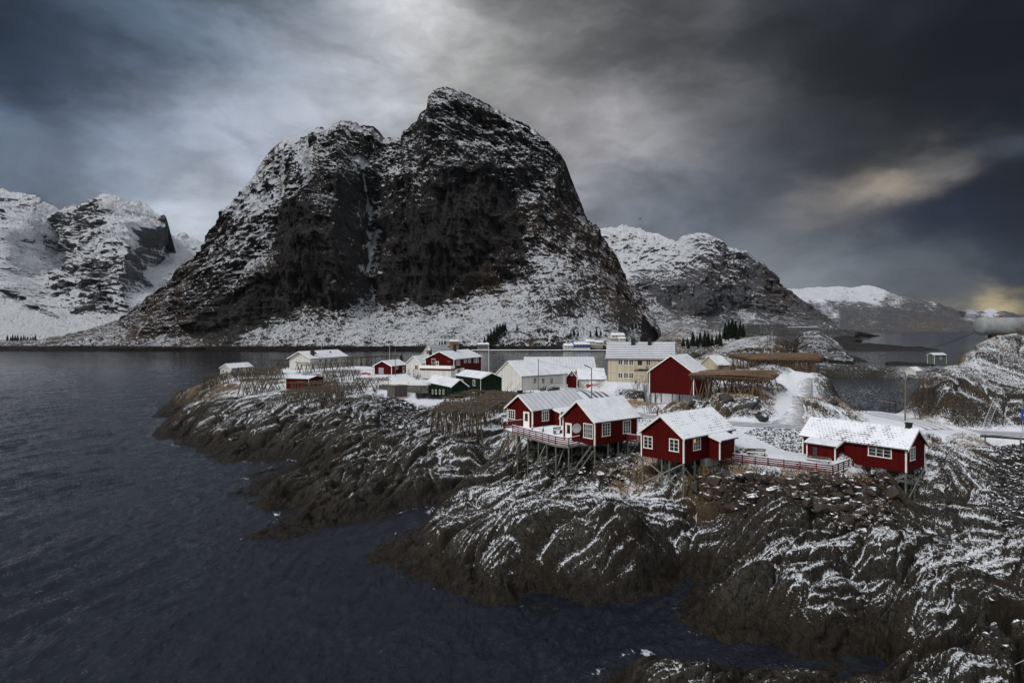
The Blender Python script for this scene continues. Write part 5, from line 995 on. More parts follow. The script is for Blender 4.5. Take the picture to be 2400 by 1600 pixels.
# empty racks on the left point
rack('empty rack farthest out on the rock tip, left of the white shed', [(470,884),(512,882),(530,876),(490,877)], 9.0, 7, (4, 3), seed=1)
rack('empty rack close in front of the small white shed', [(512,862.5),(600,862),(612,857),(520,857)], 10.7, 5, (8, 2), seed=2)
rack('empty rack right of the white shed, with its poles reaching over the water view', [(592,872),(664,873),(662,858),(594,862)], 10.2, 8, (7, 3), seed=3)
rack('low wide empty rack in the middle left, standing on snow before the point shed', [(515,880),(600,876),(620,868),(530,870)], 9.6, 7, (8, 3), seed=4)
rack('empty rack with fanned legs left of the small red shed', [(562,893),(656,891),(660,885),(566,887)], 9.6, 8, (6, 2), spread=1.2, seed=5)
rack('long thin empty rack running far right, nearest the fjord', [(626,848),(930,834.5),(935,832),(640,842)], 11.8, 7, (22, 2), seed=6)
rack('tall empty rack hiding the long white building', [(700,857),(830,851),(830,838),(690,842)], 11.6, 12, (13, 3), seed=7)
rack('empty rack between the red shed and the garage road', [(752,876),(846,872),(848,866),(760,868)], 10.6, 9, (8, 2), seed=8)
rack('empty rack standing on the snow left of the timber store', [(828,892),(908,890),(915,884),(832,886)], 9.6, 7, (6, 2), spread=1.0, seed=9)
rack('empty rack directly in front of the red shed wall', [(672,897),(748,902),(800,890),(740,886)], 9.6, 9, (8, 3), seed=10)
rack('empty rack right behind the front rack, over the snow slope', [(745,908),(850,905),(862,895),(760,897)], 9.2, 9, (9, 3), spread=.8, seed=11)
rack('front empty rack with very long splayed legs down onto bare rock', [(645,919),(825,916),(800,906),(700,908)], 10.0, 11, (11, 3), spread=.9, seed=12, legr=.085)
# racks behind cabin A, fish hanging
fish_label[0] = 'pale drying fish hung under the wide rack left of the cabins'
rack('wide sagging rack with pale fish, over snowy rock left of the cabins', [(1003,962),(1128,962),(1180,936),(1040,938)], 9.6, 17, (9, 4), layers=1, seed=21, fish=(1700, .55, 'fish_grey'), cross=5, jit=.3)
fish_label[0] = 'grey drying fish under the rack before the white timber house'
rack('rack with grey fish between green house and long white timber house', [(1105,934),(1205,940),(1255,918),(1150,914)], 9.3, 15, (8, 4), layers=1, seed=22, fish=(1600, .55, 'fish_grey'), cross=5, jit=.25)
rack('empty yellowish rack leaning over the lower windows of the green house', [(1030,931),(1120,936),(1160,918),(1100,912)], 9.2, 11, (4, 2), seed=23)
e = empty('pole_bundle', G(1198, 915, 8.0)); tag(e, 'loose brown poles leaning upright on the rack beside the white house corner', 'poles')
for k, (a, b) in enumerate(((-1.6, 2.4), (-1.1, 2.2), (.6, 2.1), (1.1, 2.3), (1.5, 1.9))): MB().tube((a, 0, 0), (a+1.7, .3, b), .05, .035).build('pole', M['pole_brown'], e)
# brown platforms on the right knoll
fish_label[0] = 'brown dried fish packed under the lower knoll rack'
rack('lower brown drying platform loaded with dark fish, in front on the rocky knoll', [(1618,879),(1795,886),(1826,873),(1668,870)], 15.9, 60, (9, 3), mat='pole_brown', layers=2, seed=31, fish=(3200, .85, 'fish'), cross=6, spread=1.0, legr=.085, r=.05)
fish_label[0] = 'brown dried fish packed under the upper knoll rack'
rack('upper brown drying platform loaded with dark fish, behind at the top of the path', [(1768,842),(1922,842),(1916,831),(1706,831)], 16.6, 70, (13, 4), mat='pole_brown', layers=2, seed=32, fish=(4200, 1.0, 'fish'), cross=7, spread=.8, legr=.10, r=.055)
# ------------------------------------------------------------ roads
def strip(name, pl, zz, hw, mat, wear, lift=.10, drop=0.0):
    d_ = np.gradient(pl, axis=0); d_ /= np.hypot(*d_.T)[:, None]+1e-9; nrm = np.c_[d_[:, 1], -d_[:, 0]]; n = 13
    s = np.linspace(-1, 1, n); V = np.zeros((len(pl), n, 3)); V[..., :2] = pl[:, None]+nrm[:, None]*(s*hw)[None, :, None]; V[..., 2] = zz[:, None]+lift-np.abs(s)**6*(lift+.12)
    o = grid_mesh(name, V.reshape(-1, 3), n, len(pl), mat, {'acr': np.tile((s+1)/2, len(pl)), 'wear': np.full(V.shape[:2], wear)}); o['kind'] = 'structure'; return o
for (pl, hw, zz), w in zip(flat_sets, (1.0, .55)): strip('road', pl, zz, hw, M['road'], w)
zp = smooth(np.array([terr(*q) for q in PD]), 8)
strip('path', PD, zp, 2.2, M['path'], .8, .07)
# shore road with snowy verge under the mountain
xs = np.linspace(1105, 1425, 60); pl = np.array([[(q-CX)/F*700, 700-(q-1105)*.02] for q in xs]); o = strip('road', pl, np.full(60, 1.2), 2.2, M['snow'], 0, .3)
MB().box((1105-CX)/F*698, (1425-CX)/F*698, 696.2, 697, -1.5, 1.1).build('quay_wall', M['stone'])['label'] = 'dark stone quay wall carrying the far shore road'
bpy.data.objects['quay_wall']['category'] = 'quay wall'
# ------------------------------------------------------------ boulders
def boulder_mesh(k, mat, flat=.75):
    rr = random.Random(100+k); bm = bmesh.new()
    for _ in range(15):
        v = Vector((rr.gauss(0, 1), rr.gauss(0, 1), rr.gauss(0, 1))).normalized(); v = Vector((v.x*1.0, v.y*rr.uniform(.7, .9), v.z*flat))*rr.uniform(.82, 1.05); bm.verts.new(v)
    r = bmesh.ops.convex_hull(bm, input=bm.verts[:]); bmesh.ops.delete(bm, geom=[g for g in r['geom_interior'] if isinstance(g, bmesh.types.BMVert)], context='VERTS')
    bmesh.ops.bevel(bm, geom=bm.edges[:], offset=.07, segments=2, affect='EDGES', profile=.6)
    bmesh.ops.triangulate(bm, faces=bm.faces); bmesh.ops.subdivide_edges(bm, edges=[e_ for e_ in bm.edges if e_.calc_length() > .35], cuts=2)
    for v in bm.verts:
        c = v.co; q = float(n3(np.array([c.x*2.2+k]), np.array([c.y*2.2]), np.array([c.z*2.2]), k)[0]); q2 = float(n3(np.array([c.x*6+k]), np.array([c.y*6]), np.array([c.z*6]), k+5)[0]); v.co = c*(1+q*.08+q2*.035)
    me = bpy.data.meshes.new('boulder'); bm.to_mesh(me); bm.free(); me.materials.append(mat); return me
BM = {'boulder': [boulder_mesh(k, M['boulder']) for k in range(8)], 'boulder_dark': [boulder_mesh(k+20, M['boulder_dark'], .6) for k in range(6)]}
def in_poly(x, y, P_):
    r = False
    for (ax, ay), (bx, by) in zip(P_, P_[1:]+P_[:1]):
        if (ay > y) != (by > y) and x < ax+(y-ay)/(by-ay)*(bx-ax): r = not r
    return r
def scatter(poly, zmid, n, smin, smax, kind, label, group, name='boulder', mind=.62, seed=5):
    """individual boulders, big ones first, on the ground inside a pixel outline; the remainder as one rubble object"""
    rr = random.Random(seed); W = [tuple(G(a, b, z_).xy) for (a, b), z_ in zip(poly, zmid)]; xs_ = [p[0] for p in W]; ys_ = [p[1] for p in W]; placed = []
    tries = 0
    while len(placed) < n and tries < n*60:
        tries += 1; x, y = rr.uniform(min(xs_), max(xs_)), rr.uniform(min(ys_), max(ys_))
        if not in_poly(x, y, W): continue
        s = smax-(smax-smin)*(len(placed)/n)**.6; s *= rr.uniform(.85, 1.1)
        if any((x-a)**2+(y-b)**2 < ((s+c)*mind)**2 for a, b, c in placed): continue
        placed.append((x, y, s))
    for k, (x, y, s) in enumerate(placed):
        o = bpy.data.objects.new(name, rr.choice(BM[kind])); col.objects.link(o); o.location = (x, y, terr(x, y)+s*.22)
        o.scale = (s, s*rr.uniform(.75, 1.1), s*rr.uniform(.75, 1.15)); o.rotation_euler = (rr.uniform(-.5, .5), rr.uniform(-.5, .5), rr.uniform(0, 6.28)); tag(o, label, 'boulder', group)
    return W
def rubble(W, n, s0, s1, kind, label, seed=9, up=.05):
    rr = random.Random(seed); V, Fc = [], []; xs_ = [p[0] for p in W]; ys_ = [p[1] for p in W]; protos = []
    for me in BM[kind]:
        bm = bmesh.new(); bm.from_mesh(me); bmesh.ops.convex_hull(bm, input=bm.verts[:]); bm.free()
    base_ = []
    for k in range(6):
        q = random.Random(300+k); bm = bmesh.new()
        for _ in range(11):
            v = Vector((q.gauss(0, 1), q.gauss(0, 1), q.gauss(0, 1))).normalized(); bm.verts.new(Vector((v.x, v.y*.8, v.z*.65)))
        r = bmesh.ops.convex_hull(bm, input=bm.verts[:]); bm.verts.index_update(); base_.append(([v.co.copy() for v in bm.verts], [[v.index for v in f.verts] for f in bm.faces])); bm.free()
    c = 0; tries = 0
    while c < n and tries < n*20:
        tries += 1; x, y = rr.uniform(min(xs_), max(xs_)), rr.uniform(min(ys_), max(ys_))
        if not in_poly(x, y, W): continue
        vs, fs = rr.choice(base_); s = rr.uniform(s0, s1); mt = Matrix.Translation((x, y, terr(x, y)+s*up)) @ Matrix.Rotation(rr.uniform(0, 6.3), 4, 'Z') @ Matrix.Rotation(rr.uniform(-.7, .7), 4, 'X') @ Matrix.Scale(s, 4)
        i = len(V); V += [tuple(mt @ v) for v in vs]; Fc += [tuple(i+j for j in f) for f in fs]; c += 1
    me = bpy.data.meshes.new('rubble'); me.from_pydata(V, [], Fc); o = link_mesh('rubble', me, M[kind]); tag(o, label, 'rubble', kind='stuff')
W = scatter([(1655,1112),(1740,1116),(1870,1130),(1950,1140),(2010,1122),(2100,1150),(2090,1210),(2010,1265),(1950,1235),(1880,1215),(1760,1215),(1700,1190),(1620,1165),(1612,1110)], [8.2,7.9,7.5,7.2,7.6,6.6,5.4,4.9,5,5.3,5,5.4,5.8,7.6], 235, .40, 1.15, 'boulder', 'brown angular boulder in the dumped stone bank below the snowy yard', 'boulders of the yard bank', seed=5)
rubble(W, 1400, .16, .45, 'boulder', 'small broken brown stones filling the bank between the boulders below the yard')
W = scatter([(905,942),(985,952),(1000,975),(960,1012),(925,1005),(900,985),(895,965)], [6,6,5.6,4.6,4.0,4.2,5.4], 60, .5, 1.0, 'boulder_dark', 'dark slab boulder in the steep stone bank below the timber store', 'boulders below the timber store', seed=6)
rubble(W, 900, .25, .6, 'boulder_dark', 'dark broken stone in the bank below the timber store', seed=10)
W = scatter([(2330,1050),(2420,1050),(2440,1240),(2350,1235),(2320,1190),(2335,1110)], [8.8,8.8,5.6,5,5,7.6], 50, .3, .75, 'boulder_dark', 'dark snow-capped boulder in the fill slope under the road guardrail', 'boulders under the guardrail', seed=7)
rubble(W, 1500, .15, .4, 'boulder_dark', 'dark snow-dusted fill stones under the guardrail', seed=11)
scatter([(2060,1210),(2250,1220),(2300,1300),(2400,1350),(2400,1500),(2300,1480),(2240,1330),(2120,1280),(2050,1260)], [5,4.5,4.4,4.6,3,3,4.4,4.4,4.6], 40, .25, .7, 'boulder_dark', 'grey boulder lying loose on the bare rock below the long cabin', 'loose boulders on the right rocks', seed=8)
W = scatter([(1200,1060),(1320,1075),(1400,1080),(1500,1075),(1490,1110),(1400,1140),(1320,1125),(1230,1085)], [7,8,8.4,8.2,7.2,6.6,6.6,6.2], 55, .35, .9, 'boulder_dark', 'dark boulder lying in the shade under the left cabins and deck', 'boulders under the stilted deck', seed=12)
rubble(W, 500, .12, .35, 'boulder_dark', 'dark stones under the stilted deck', seed=13)
rubble([tuple(G(a, b, 9.3).xy) for a, b in [(1740,1020),(1800,1012),(1880,1015),(1880,1050),(1840,1048),(1780,1032)]], 700, .08, .22, 'boulder_dark', 'scatter of dark stones poking through snow behind the yard', seed=14)
for k, (a, b, z_, s_, lb_) in enumerate([(1590,957,10.3,1.7,'dark rock block beside the road under the big red boathouse'),(1630,952,10.8,1.9,'dark rock block with a snow cap below the left end of the lower rack'),(1703,962,10.8,2.1,'rounded dark rock outcrop left of the largest one below the lower rack'),(1757,962,10.9,3.0,'largest dark rock outcrop below the lower rack'),(1782,982,10.2,1.6,'small dark rock at the foot of the largest outcrop, near the path'),(1945,972,10.2,1.6,'dark rock right of the snowy path'),(1990,925,10.5,1.8,'dark rock on the seaward edge of the knoll right of the path')]):
    g = G(a, b, z_); o = bpy.data.objects.new('rock_outcrop', BM['boulder_dark'][k % 6]); col.objects.link(o); o.location = (g.x, g.y, terr(g.x, g.y)+.1); o.scale = (s_, s_*.9, s_*.95); o.rotation_euler = (.2*k, .3-.1*k, k*1.3); tag(o, lb_, 'rock')
# ------------------------------------------------------------ trees and shrubs
def fir(px, py, Y, h, label, rr, group, name='fir_tree'):
    if 500 < Y < 1000: Y = (front_depth(px, py) or Y)-1
    h *= .62 if 500 < Y < 1000 else .80; p = P(px, py, Y); e = empty(name, p); tag(e, label, 'fir tree', group)
    MB().tube((0, 0, -1), (0, 0, h*.92), h*.022, h*.006, n=6).build('trunk', M['bark'], e); m = MB(); n = int(h*16)
    for k in range(n*4):
        t = (k/(n*4))**.85; z_ = h*(.06+.94*t); r_ = h*.24*(1-t)**.8*rr.uniform(.45, 1.15)+.05; a = rr.uniform(0, 6.283); dr = Vector((math.cos(a), math.sin(a), 0)); sd = Vector((-dr.y, dr.x, 0)); w_ = r_*.30+.06
        tip = dr*r_+Vector((0, 0, z_-r_*.30)); rt = Vector((0, 0, z_+r_*.06)); mid = dr*r_*.55+Vector((0, 0, z_-r_*.06))
        m.poly([rt, mid+sd*w_, tip, mid-sd*w_]); m.poly([rt, mid+Vector((0, 0, w_*.5)), tip, mid-Vector((0, 0, w_*.7))])
    me = bpy.data.meshes.new('crown'); me.from_pydata(m.v, [], m.f); link_mesh('crown', me, M['fir'], e); return e
rr = random.Random(3)
firs = [(1601,812,380,7),(1611,808,390,6),(1624,812,360,11),(1634,813,352,8),(1641,806,360,9),(1652,814,350,12),(1660,812,352,10),(1669,812,345,8),(1679,808,350,7.5),(1687,806,345,9),(1700,796,350,12),(1708,794,348,13),(1716,793,350,14),(1724,792,352,12),(1735,790,352,11),(1742,789,352,9),(1728,797,345,8),(1613,818,350,6),(1690,812,330,6)]
for a, b, c, h_ in firs: fir(a, b, c, h_, 'dark fir in the grove on the snowy knoll right of the yellow house', rr, 'firs of the knoll grove')
for a, b, c, h_ in [(1136,806,715,18),(1144,802,722,22),(1151,799,728,26),(1158,796,735,28),(1165,790,745,30),(1172,785,755,28),(1179,781,762,26),(1184,776,775,22),(1147,806,715,18),(1156,806,718,20),(1163,801,725,22),(1212,764+10,770,14),(1338,788,760,14),(1345,786,765,18),(1355,787,762,12),(1384,790,755,16),(1398,788,760,20),(1408,786,762,14),(1420,789,757,10)]:
    fir(a, b, c, h_*.8, 'dark fir on the slope foot behind the far shore houses', rr, 'firs under the mountain')
for a, b, c, h_ in [(1030,812,715,10),(1036,812,715,12),(1043,811,716,12)]: fir(a, b, c, h_, 'dark fir left of the ochre house', rr, 'firs by the ochre house')
for a, b, c, h_ in [(1482,772,600,14),(1490,770,600,14),(1498,772,598,12),(1474,774,600,9)]: fir(a, b, c, h_, 'dark fir above the yellow house ridge between chimneys', rr, 'firs above the yellow house roof')
for a in range(12): fir(18+a*6+rr.uniform(-2, 2), 800, 1380, rr.uniform(12, 20), 'dark conifer in the row at the far left shore', rr, 'conifers at the far left shore')
fir(941, 862, 225, 6.5, 'dark bushy spruce behind the red garage', rr, None); fir(1001, 870, 205, 5.5, 'small dark spruce against the left gable of the long red house', rr, None); fir(1010, 842, 226, 5.0, 'little dark spruce in front of the white gabled house', rr, None)
def shrub(px, py, z, h, w, label, n=9, mat='bush', Y=None, name='bare_shrub', group=None, thick=.05):
    p = P(px, py, Y) if Y else G(px, py, z)
    if p.y < 285: p.z = terr(p.x, p.y)
    e = empty(name, p); tag(e, label, 'shrub', group); m = MB()
    def br(p0, d_, L, r_, lv):
        q = p0+d_*L; m.tube(p0, q, r_, r_*.6, n=4)
        if lv <= 0: return
        for _ in range(3 if lv > 1 else 4):
            d2 = (d_+Vector((rr.uniform(-.75, .75), rr.uniform(-.75, .75), rr.uniform(-.25, .55)))).normalized(); br(p0.lerp(q, rr.uniform(.5, 1)), d2, L*rr.uniform(.45, .75), r_*.55, lv-1)
    for k in range(n):
        a = rr.uniform(0, 6.28); s_ = rr.uniform(0, .5)*w; br(Vector((math.cos(a)*s_, math.sin(a)*s_, -.15)), Vector((math.cos(a)*.4*w/h, math.sin(a)*.4*w/h, 1)).normalized(), h*rr.uniform(.35, .55), thick, 3)
    m.build('branches', M[mat], e); return e
shrub(2152,935,11.5,4.2,3.4,'tall brown bare shrub thicket left of the right rock dome',16); shrub(2180,925,13.5,4.0,3.0,'dense brown shrub growing on the edge of the right rock dome',14); shrub(2135,920,11.0,3.0,2.4,'lower brown shrub beside the utility pole by the bay',10)
shrub(2160,980,10,3.4,2.2,'thin bare shrub on the snow under the dome cliff',8); shrub(2275,808,None,3.6,1.8,'upright bare sapling left of the tank',8,Y=122); shrub(2365,800,None,3.8,2.6,'bare bush right under the tank',12,Y=119); shrub(2390,800,None,3.4,2.2,'bare bush at the far right under the tank',10,Y=117); shrub(2330,806,None,2.2,2.2,'low brown bush in front of the tank support',12,Y=118)
shrub(2215,882,15.6,1.8,2.0,'small brown bush on the lip of the rock dome',8); shrub(1462,893,11.3,2.1,2.2,'round red-brown hedge bush under the yellow house windows',22,thick=.02); shrub(1512,900,11.4,4.8,2.4,'bare young tree before the yellow house bay',7,thick=.04); shrub(1530,905,11.3,4.4,2.4,'bare young tree between yellow house and big boathouse',7,thick=.04); shrub(1487,903,11.3,3.6,1.6,'slim bare sapling on the bank below the yellow house',5)
shrub(1525,968,9.7,2.2,2.0,'bare shrub in front of the big boathouse posts',9); shrub(1545,975,9.9,1.8,1.8,'low bare shrub by the road below the boathouse',8); shrub(970,883,8.9,3.4,3,'bare garden tree in front of the small white house',8,thick=.04); shrub(975,890,8.5,1.8,2.4,'reddish low bush behind the white fence',14)
shrub(1140,862,8.0,3.6,4.2,'wide reddish bare bush right of the long red house',18); shrub(1160,858,8.0,3.0,3.0,'snow-dusted bare bush behind the white timber house',12); shrub(1895,965,10.8,2.6,1.6,'thin shrub at the right side of the snowy path',8); shrub(1700,845,None,2.6,4,'dark thicket left of the upper rack',16,Y=195); shrub(1725,850,None,2.2,4,'dark thicket behind the lower rack',16,Y=190); shrub(1688,858,None,3.4,1.2,'rusty brown slim bush beside the cream outbuilding',10,Y=165)
shrub(1640,832,None,3,4,'brown bush between yellow house and knoll',12,Y=260)
# tussocks of dead grass on the banks, one mass
m = MB(); rr = random.Random(8)
for (px, py, z_, rx, n) in [(1720,932,12.4,5,260),(1760,930,12.4,4,260),(1930,945,11,5,420),(1960,965,10,4,260),(1900,985,10.2,2.5,120),(1450,940,10.5,5,420),(1500,930,11,4,260),(1570,968,9.8,3,160),(1500,1105,7.4,2.4,260),(1440,1115,7.2,1.8,140),(1640,1112,8,1.6,120),(1740,1102,8.3,1.6,90),(1870,1118,7.9,1.8,110),(1950,1128,7.7,1.8,110),(2000,1118,7.8,1.8,110),(2200,1035,9.4,2.5,200),(2280,1030,9.4,2.5,140),(2300,830,19,4,160),(2380,825,20,4,140),(2240,850,18,3,160),(2220,992,10,3,60),(2170,975,10.6,2.5,60),(700,885,8.8,9,300),(560,892,8,8,260),(930,932,6.5,3,140),(1195,1050,5.6,1.4,120),(1110,985,5.6,4,160)]:
    g = G(px, py, z_)
    for k in range(n*2):
        a, q = rr.uniform(0, 6.283), rr.random()**.5*rx; x, y = g.x+math.cos(a)*q, g.y+math.sin(a)*q; zt = terr(x, y); hh_ = rr.uniform(.12, .38); dx, dy = rr.uniform(-.22, .22), rr.uniform(-.22, .22)
        for _ in range(3):
            b, c = rr.uniform(-.16, .16), rr.uniform(-.16, .16); x2, y2 = x+b, y+c
            m.poly([(x2-.025, y2, zt-.05), (x2+.025, y2+.01, zt-.05), (x2+dx+rr.uniform(-.1, .1), y2+dy, zt+hh_)])
me = bpy.data.meshes.new('dry_grass'); me.from_pydata(m.v, [], m.f); M['grass'] = simple('dead_grass', (.30, .185, .085), .9, var=.45, scale=.4)
tag(link_mesh('dry_grass', me, M['grass']), 'tawny dead grass tufts poking through the snow on the banks', 'grass', kind='stuff')
# ------------------------------------------------------------ poles, lamps, cables
def pole(px, py, Y, top, label, r=.11, cat='utility pole', name='utility_pole', mat='upole', arm=None, group=None):
    p = P(px, py, Y); h_ = (py-top)/F*Y; e = empty(name, p); tag(e, label, cat, group)
    MB().tube((0, 0, -.8), (0, 0, h_), r, r*.7, n=10).build('pole', M[mat], e)
    if arm == 'cross': MB().box(-.9, .9, -.05, .05, h_-.35, h_-.22).build('crossarm', M['upole'], e); [MB().tube((a, 0, h_-.22), (a, 0, h_-.02), .035).build('insulator', M['white'], e) for a in (-.8, 0, .8)]
    return e, h_
e, h_ = pole(1262, 914, 187, 841, 'tall timber pole with curved lamp arm before the white timber house', .13); MB().tube((0, 0, h_-.4), (.5, 0, h_-.05), .04).tube((.5, 0, h_-.05), (1.1, 0, h_+.25), .04).build('lamp_arm', M['metal'], e); MB().box(1.0, 1.5, -.1, .1, h_+.2, h_+.3).build('lamp_head', M['metal'], e)
e, h_ = pole(1386.5, 939, 134, 862, 'street light pole with dark lamp head reaching left over the snowy road', .13, 'street light', 'street_light'); MB().bar((0, -.1, h_-.1), (-1.0, -.1, h_+.35), .12, .12).build('lamp_arm', M['dark'], e); MB().bar((-.45, -.12, h_+.12), (-1.5, -.12, h_+.65), .34, .2).build('lamp_head', M['black'], e); MB().tube((0, 0, h_-1.0), (-1.5, 1.0, h_-3.4), .02).build('stay_wire', M['dark'], e)
pole(1322, 918, 178, 827, 'slim white flagpole without flag beside the white railing ramp', .06, 'flagpole', 'flagpole', 'white')
pole(1145.5, 866, 232, 806, 'tall pale flagpole right of the long red house', .09, 'flagpole', 'flagpole', 'white'); pole(1154.5, 868, 228, 827, 'shorter grey timber pole right of the long red house', .11)
pole(926.5, 879, 205, 816, 'dark timber pole standing before the red garage side wall', .12); pole(913, 850, 262, 802, 'thin white mast beside the fjord rack, left of the garage pole', .06, 'mast', 'mast', 'white'); pole(753.5, 832, 300, 808, 'thin mast rising behind the long white building roof', .05, 'mast', 'mast', 'white')
pole(910, 905, 170, 880, 'short timber post by the timber store', .1, 'post', 'post'); pole(1314.5, 860, 240, 838, 'short pole with crossarm against the grey quay roof', .09, arm='cross'); pole(1408, 893, 205, 866, 'grey pole behind the snow-roofed low building', .12)
pe, ph_ = pole(2121.7, 996, 98, 873, 'lone timber utility pole right behind the long cabin chimney', .13); pole(1798.5, 836, 215, 778, 'tall timber pole on the knoll behind the upper rack', .14); pole(1809.5, 836, 214, 774, 'slim white flagpole on the knoll behind the upper rack', .06, 'flagpole', 'flagpole', 'white')
for a, b, t_ in ((1941, 856, 829), (2055, 858, 829), (2150, 857, 836), (1887, 842, 820)): pole(a, b, 335, t_, 'thin roadside pole in the line over the causeway', .09, group='poles along the causeway')
pole(1728, 805, 345, 775, 'slim pole among the fir grove', .09)
def cable(name, p, q, sag, r, label, n=18):
    p, q = Vector(p), Vector(q); m = MB(); pts = [p.lerp(q, k/n)-Vector((0, 0, sag*4*(k/n)*(1-k/n))) for k in range(n+1)]
    for a, b in zip(pts[:-1], pts[1:]): m.tube(a, b, r, n=4)
    tag(m.build(name, M['dark']), label, 'cable')
cable('cable', P(1262, 843, 187), P(1386.5, 866, 134), .5, .022, 'sagging cable from the white house pole to the street light'); cable('cable', P(1386.5, 866, 134), P(1660, 872, 150), 1.2, .02, 'cable from the street light past the yellow house to the boathouse')
cable('cable', P(2290, 777, 112), P(2040, 823, 330), 3, .05, 'long cable from the tank hill down over the bay')
cable('cable', P(2420, 1535, 44), P(2250, 1568, 43), .5, .03, 'pale hose drooping over the rocks at the lower right corner')
bpy.data.objects['cable.003'].data.materials[0] = M['metal'] if 'cable.003' in bpy.data.objects else M['dark']
# ------------------------------------------------------------ tank, ladder, sign, guardrail
e = empty('storage_tank', P(2291, 785, 118), R(4)); tag(e, 'large grey horizontal cylindrical tank on the hill at the right edge', 'tank'); r_ = 1.6
MB().lathe([(.05, -.05), (r_*.6, .02), (r_*.9, .25), (r_, .6), (r_, 6), (r_*1.006, 6.02), (r_*1.006, 6.1), (r_, 6.12), (r_, 13.4), (r_*.9, 13.75), (.05, 14)], c=(0, 0, r_), n=40, axis='x').build('shell', M['tank'], e, smooth=True)
MB().lathe([(.22, 2*r_-.05), (.22, 2*r_+.18), (.34, 2*r_+.18), (.34, 2*r_+.28)], c=(4.4, 0, 0), n=14).tube((4.1, 0, 2*r_+.3), (4.8, 0, 2*r_+.32), .04).build('hatch', M['rust'], e)
MB().box(2.8, 4.9, -1.0, 1.0, -1.9, .22).build('support', M['brown_b'], e); MB().box(9.4, 11, -1, 1, -1.9, .22).build('support', M['brown_b'], e); MB().tube((1.6, -.6, -1.2), (1.6, -.6, .35), .07).build('leg', M['dark'], e)
lb, lt = G(2310, 996, 10.0), None; lt = P(2337, 932, lb.y+1.9); lt2 = lb+Vector((1.65, 1.3, 4.1)); e = empty('ladder', lb); tag(e, 'grey ladder leaning up the dark rock face by the road', 'ladder'); top_ = lt-lb; sd = Vector((.36, -.10, 0))
for s_ in (-1, 1): MB().bar(sd*s_+Vector((0, 0, -.2)), top_+sd*s_, .07, .07).build('rail', M['metal'], e)
for k in range(15): c = top_*((k+.6)/15.3); MB().bar(c-sd, c+sd, .05, .05).build('rung', M['metal'], e)
e = empty('road_sign', P(2408, 1006, 91)); tag(e, 'blue road information board cut by the right photo edge', 'road sign')
MB().box(-.85, 1.3, 0, .05, 1.2, 2.85).build('board', M['blue'], e); MB().bar((-.5, -.012, 1.9), (.1, -.012, 2.6), .02, .22).bar((.1, -.012, 2.6), (.75, -.012, 2.3), .02, .18).build('arrow', M['white'], e)
for a in (-.6, 1.1): MB().tube((a, .09, -.3), (a, .09, 2.9), .045, n=8).build('post', M['metal'], e)
gp = [G(a, b, z_) for a, b, z_ in ((2297,1031,9.3),(2345,1034,9.25),(2395,1038,9.2),(2470,1044,9.1))]; e = empty('guardrail', gp[0]); tag(e, 'dark roadside guardrail along the fill slope at the right edge', 'guardrail'); gm = MB()
for p, q in zip(gp[:-1], gp[1:]): gm.bar(p-gp[0]+Vector((0, 0, .55)), q-gp[0]+Vector((0, 0, .55)), .06, .3)
gm.build('beam', M['dark'], e)
for a, b in ((2309, 1032), (2392, 1038)): p = G(a, b, 9.25)-gp[0]; MB().box(p.x-.07, p.x+.07, p.y-.1, p.y+.06, p.z-.4, p.z+.8).build('post', M['brace'], e)
# blue sign on the far road
e = empty('road_sign', P(1857, 822, 330)); tag(e, 'small blue square sign by the road between the two rock knolls', 'road sign'); MB().box(-.5, .5, 0, .06, 2.6, 3.6).build('board', M['blue'], e); MB().tube((0, .1, -.4), (0, .1, 3.3), .05).build('post', M['metal'], e)
# gallery on the headland road
e = empty('road_gallery', P(1848, 767, 1500)); tag(e, 'long pale concrete road gallery at the foot of the grey peak', 'road gallery'); MB().box(0, 70, 0, 6, 0, 1.2).build('roof', M['snow'], e); MB().box(0, 70, .5, 6, -4.5, -.01).build('wall', M['stone'], e)
# white fence and retaining wall in front of the long red house
railing('fence', [(890,900,8.4),(957,901,8.35),(1024,902.5,8.2)], 'white board fence on the stone wall before the long red house', hgt=.9, nr=4, mat='trim', group=None, cat='fence', posts=3.5)
p, q = G(888, 901, 8.3), G(1004, 903, 8.2); e = empty('retaining_wall', p); tag(e, 'dark rough stone retaining wall with dead grass under the white fence', 'retaining wall'); MB().bar(Vector((0, .2, -1.1)), q-p+Vector((0, .2, -1.1)), .5, 2.1).build('masonry', M['stone'], e)
railing('railing', [(1281,917,7.0),(1298,911,7.6),(1330,910,7.6)], 'white railed ramp at the right end of the white timber house', hgt=1.1, nr=3, mat='trim', group=None, posts=2.2)
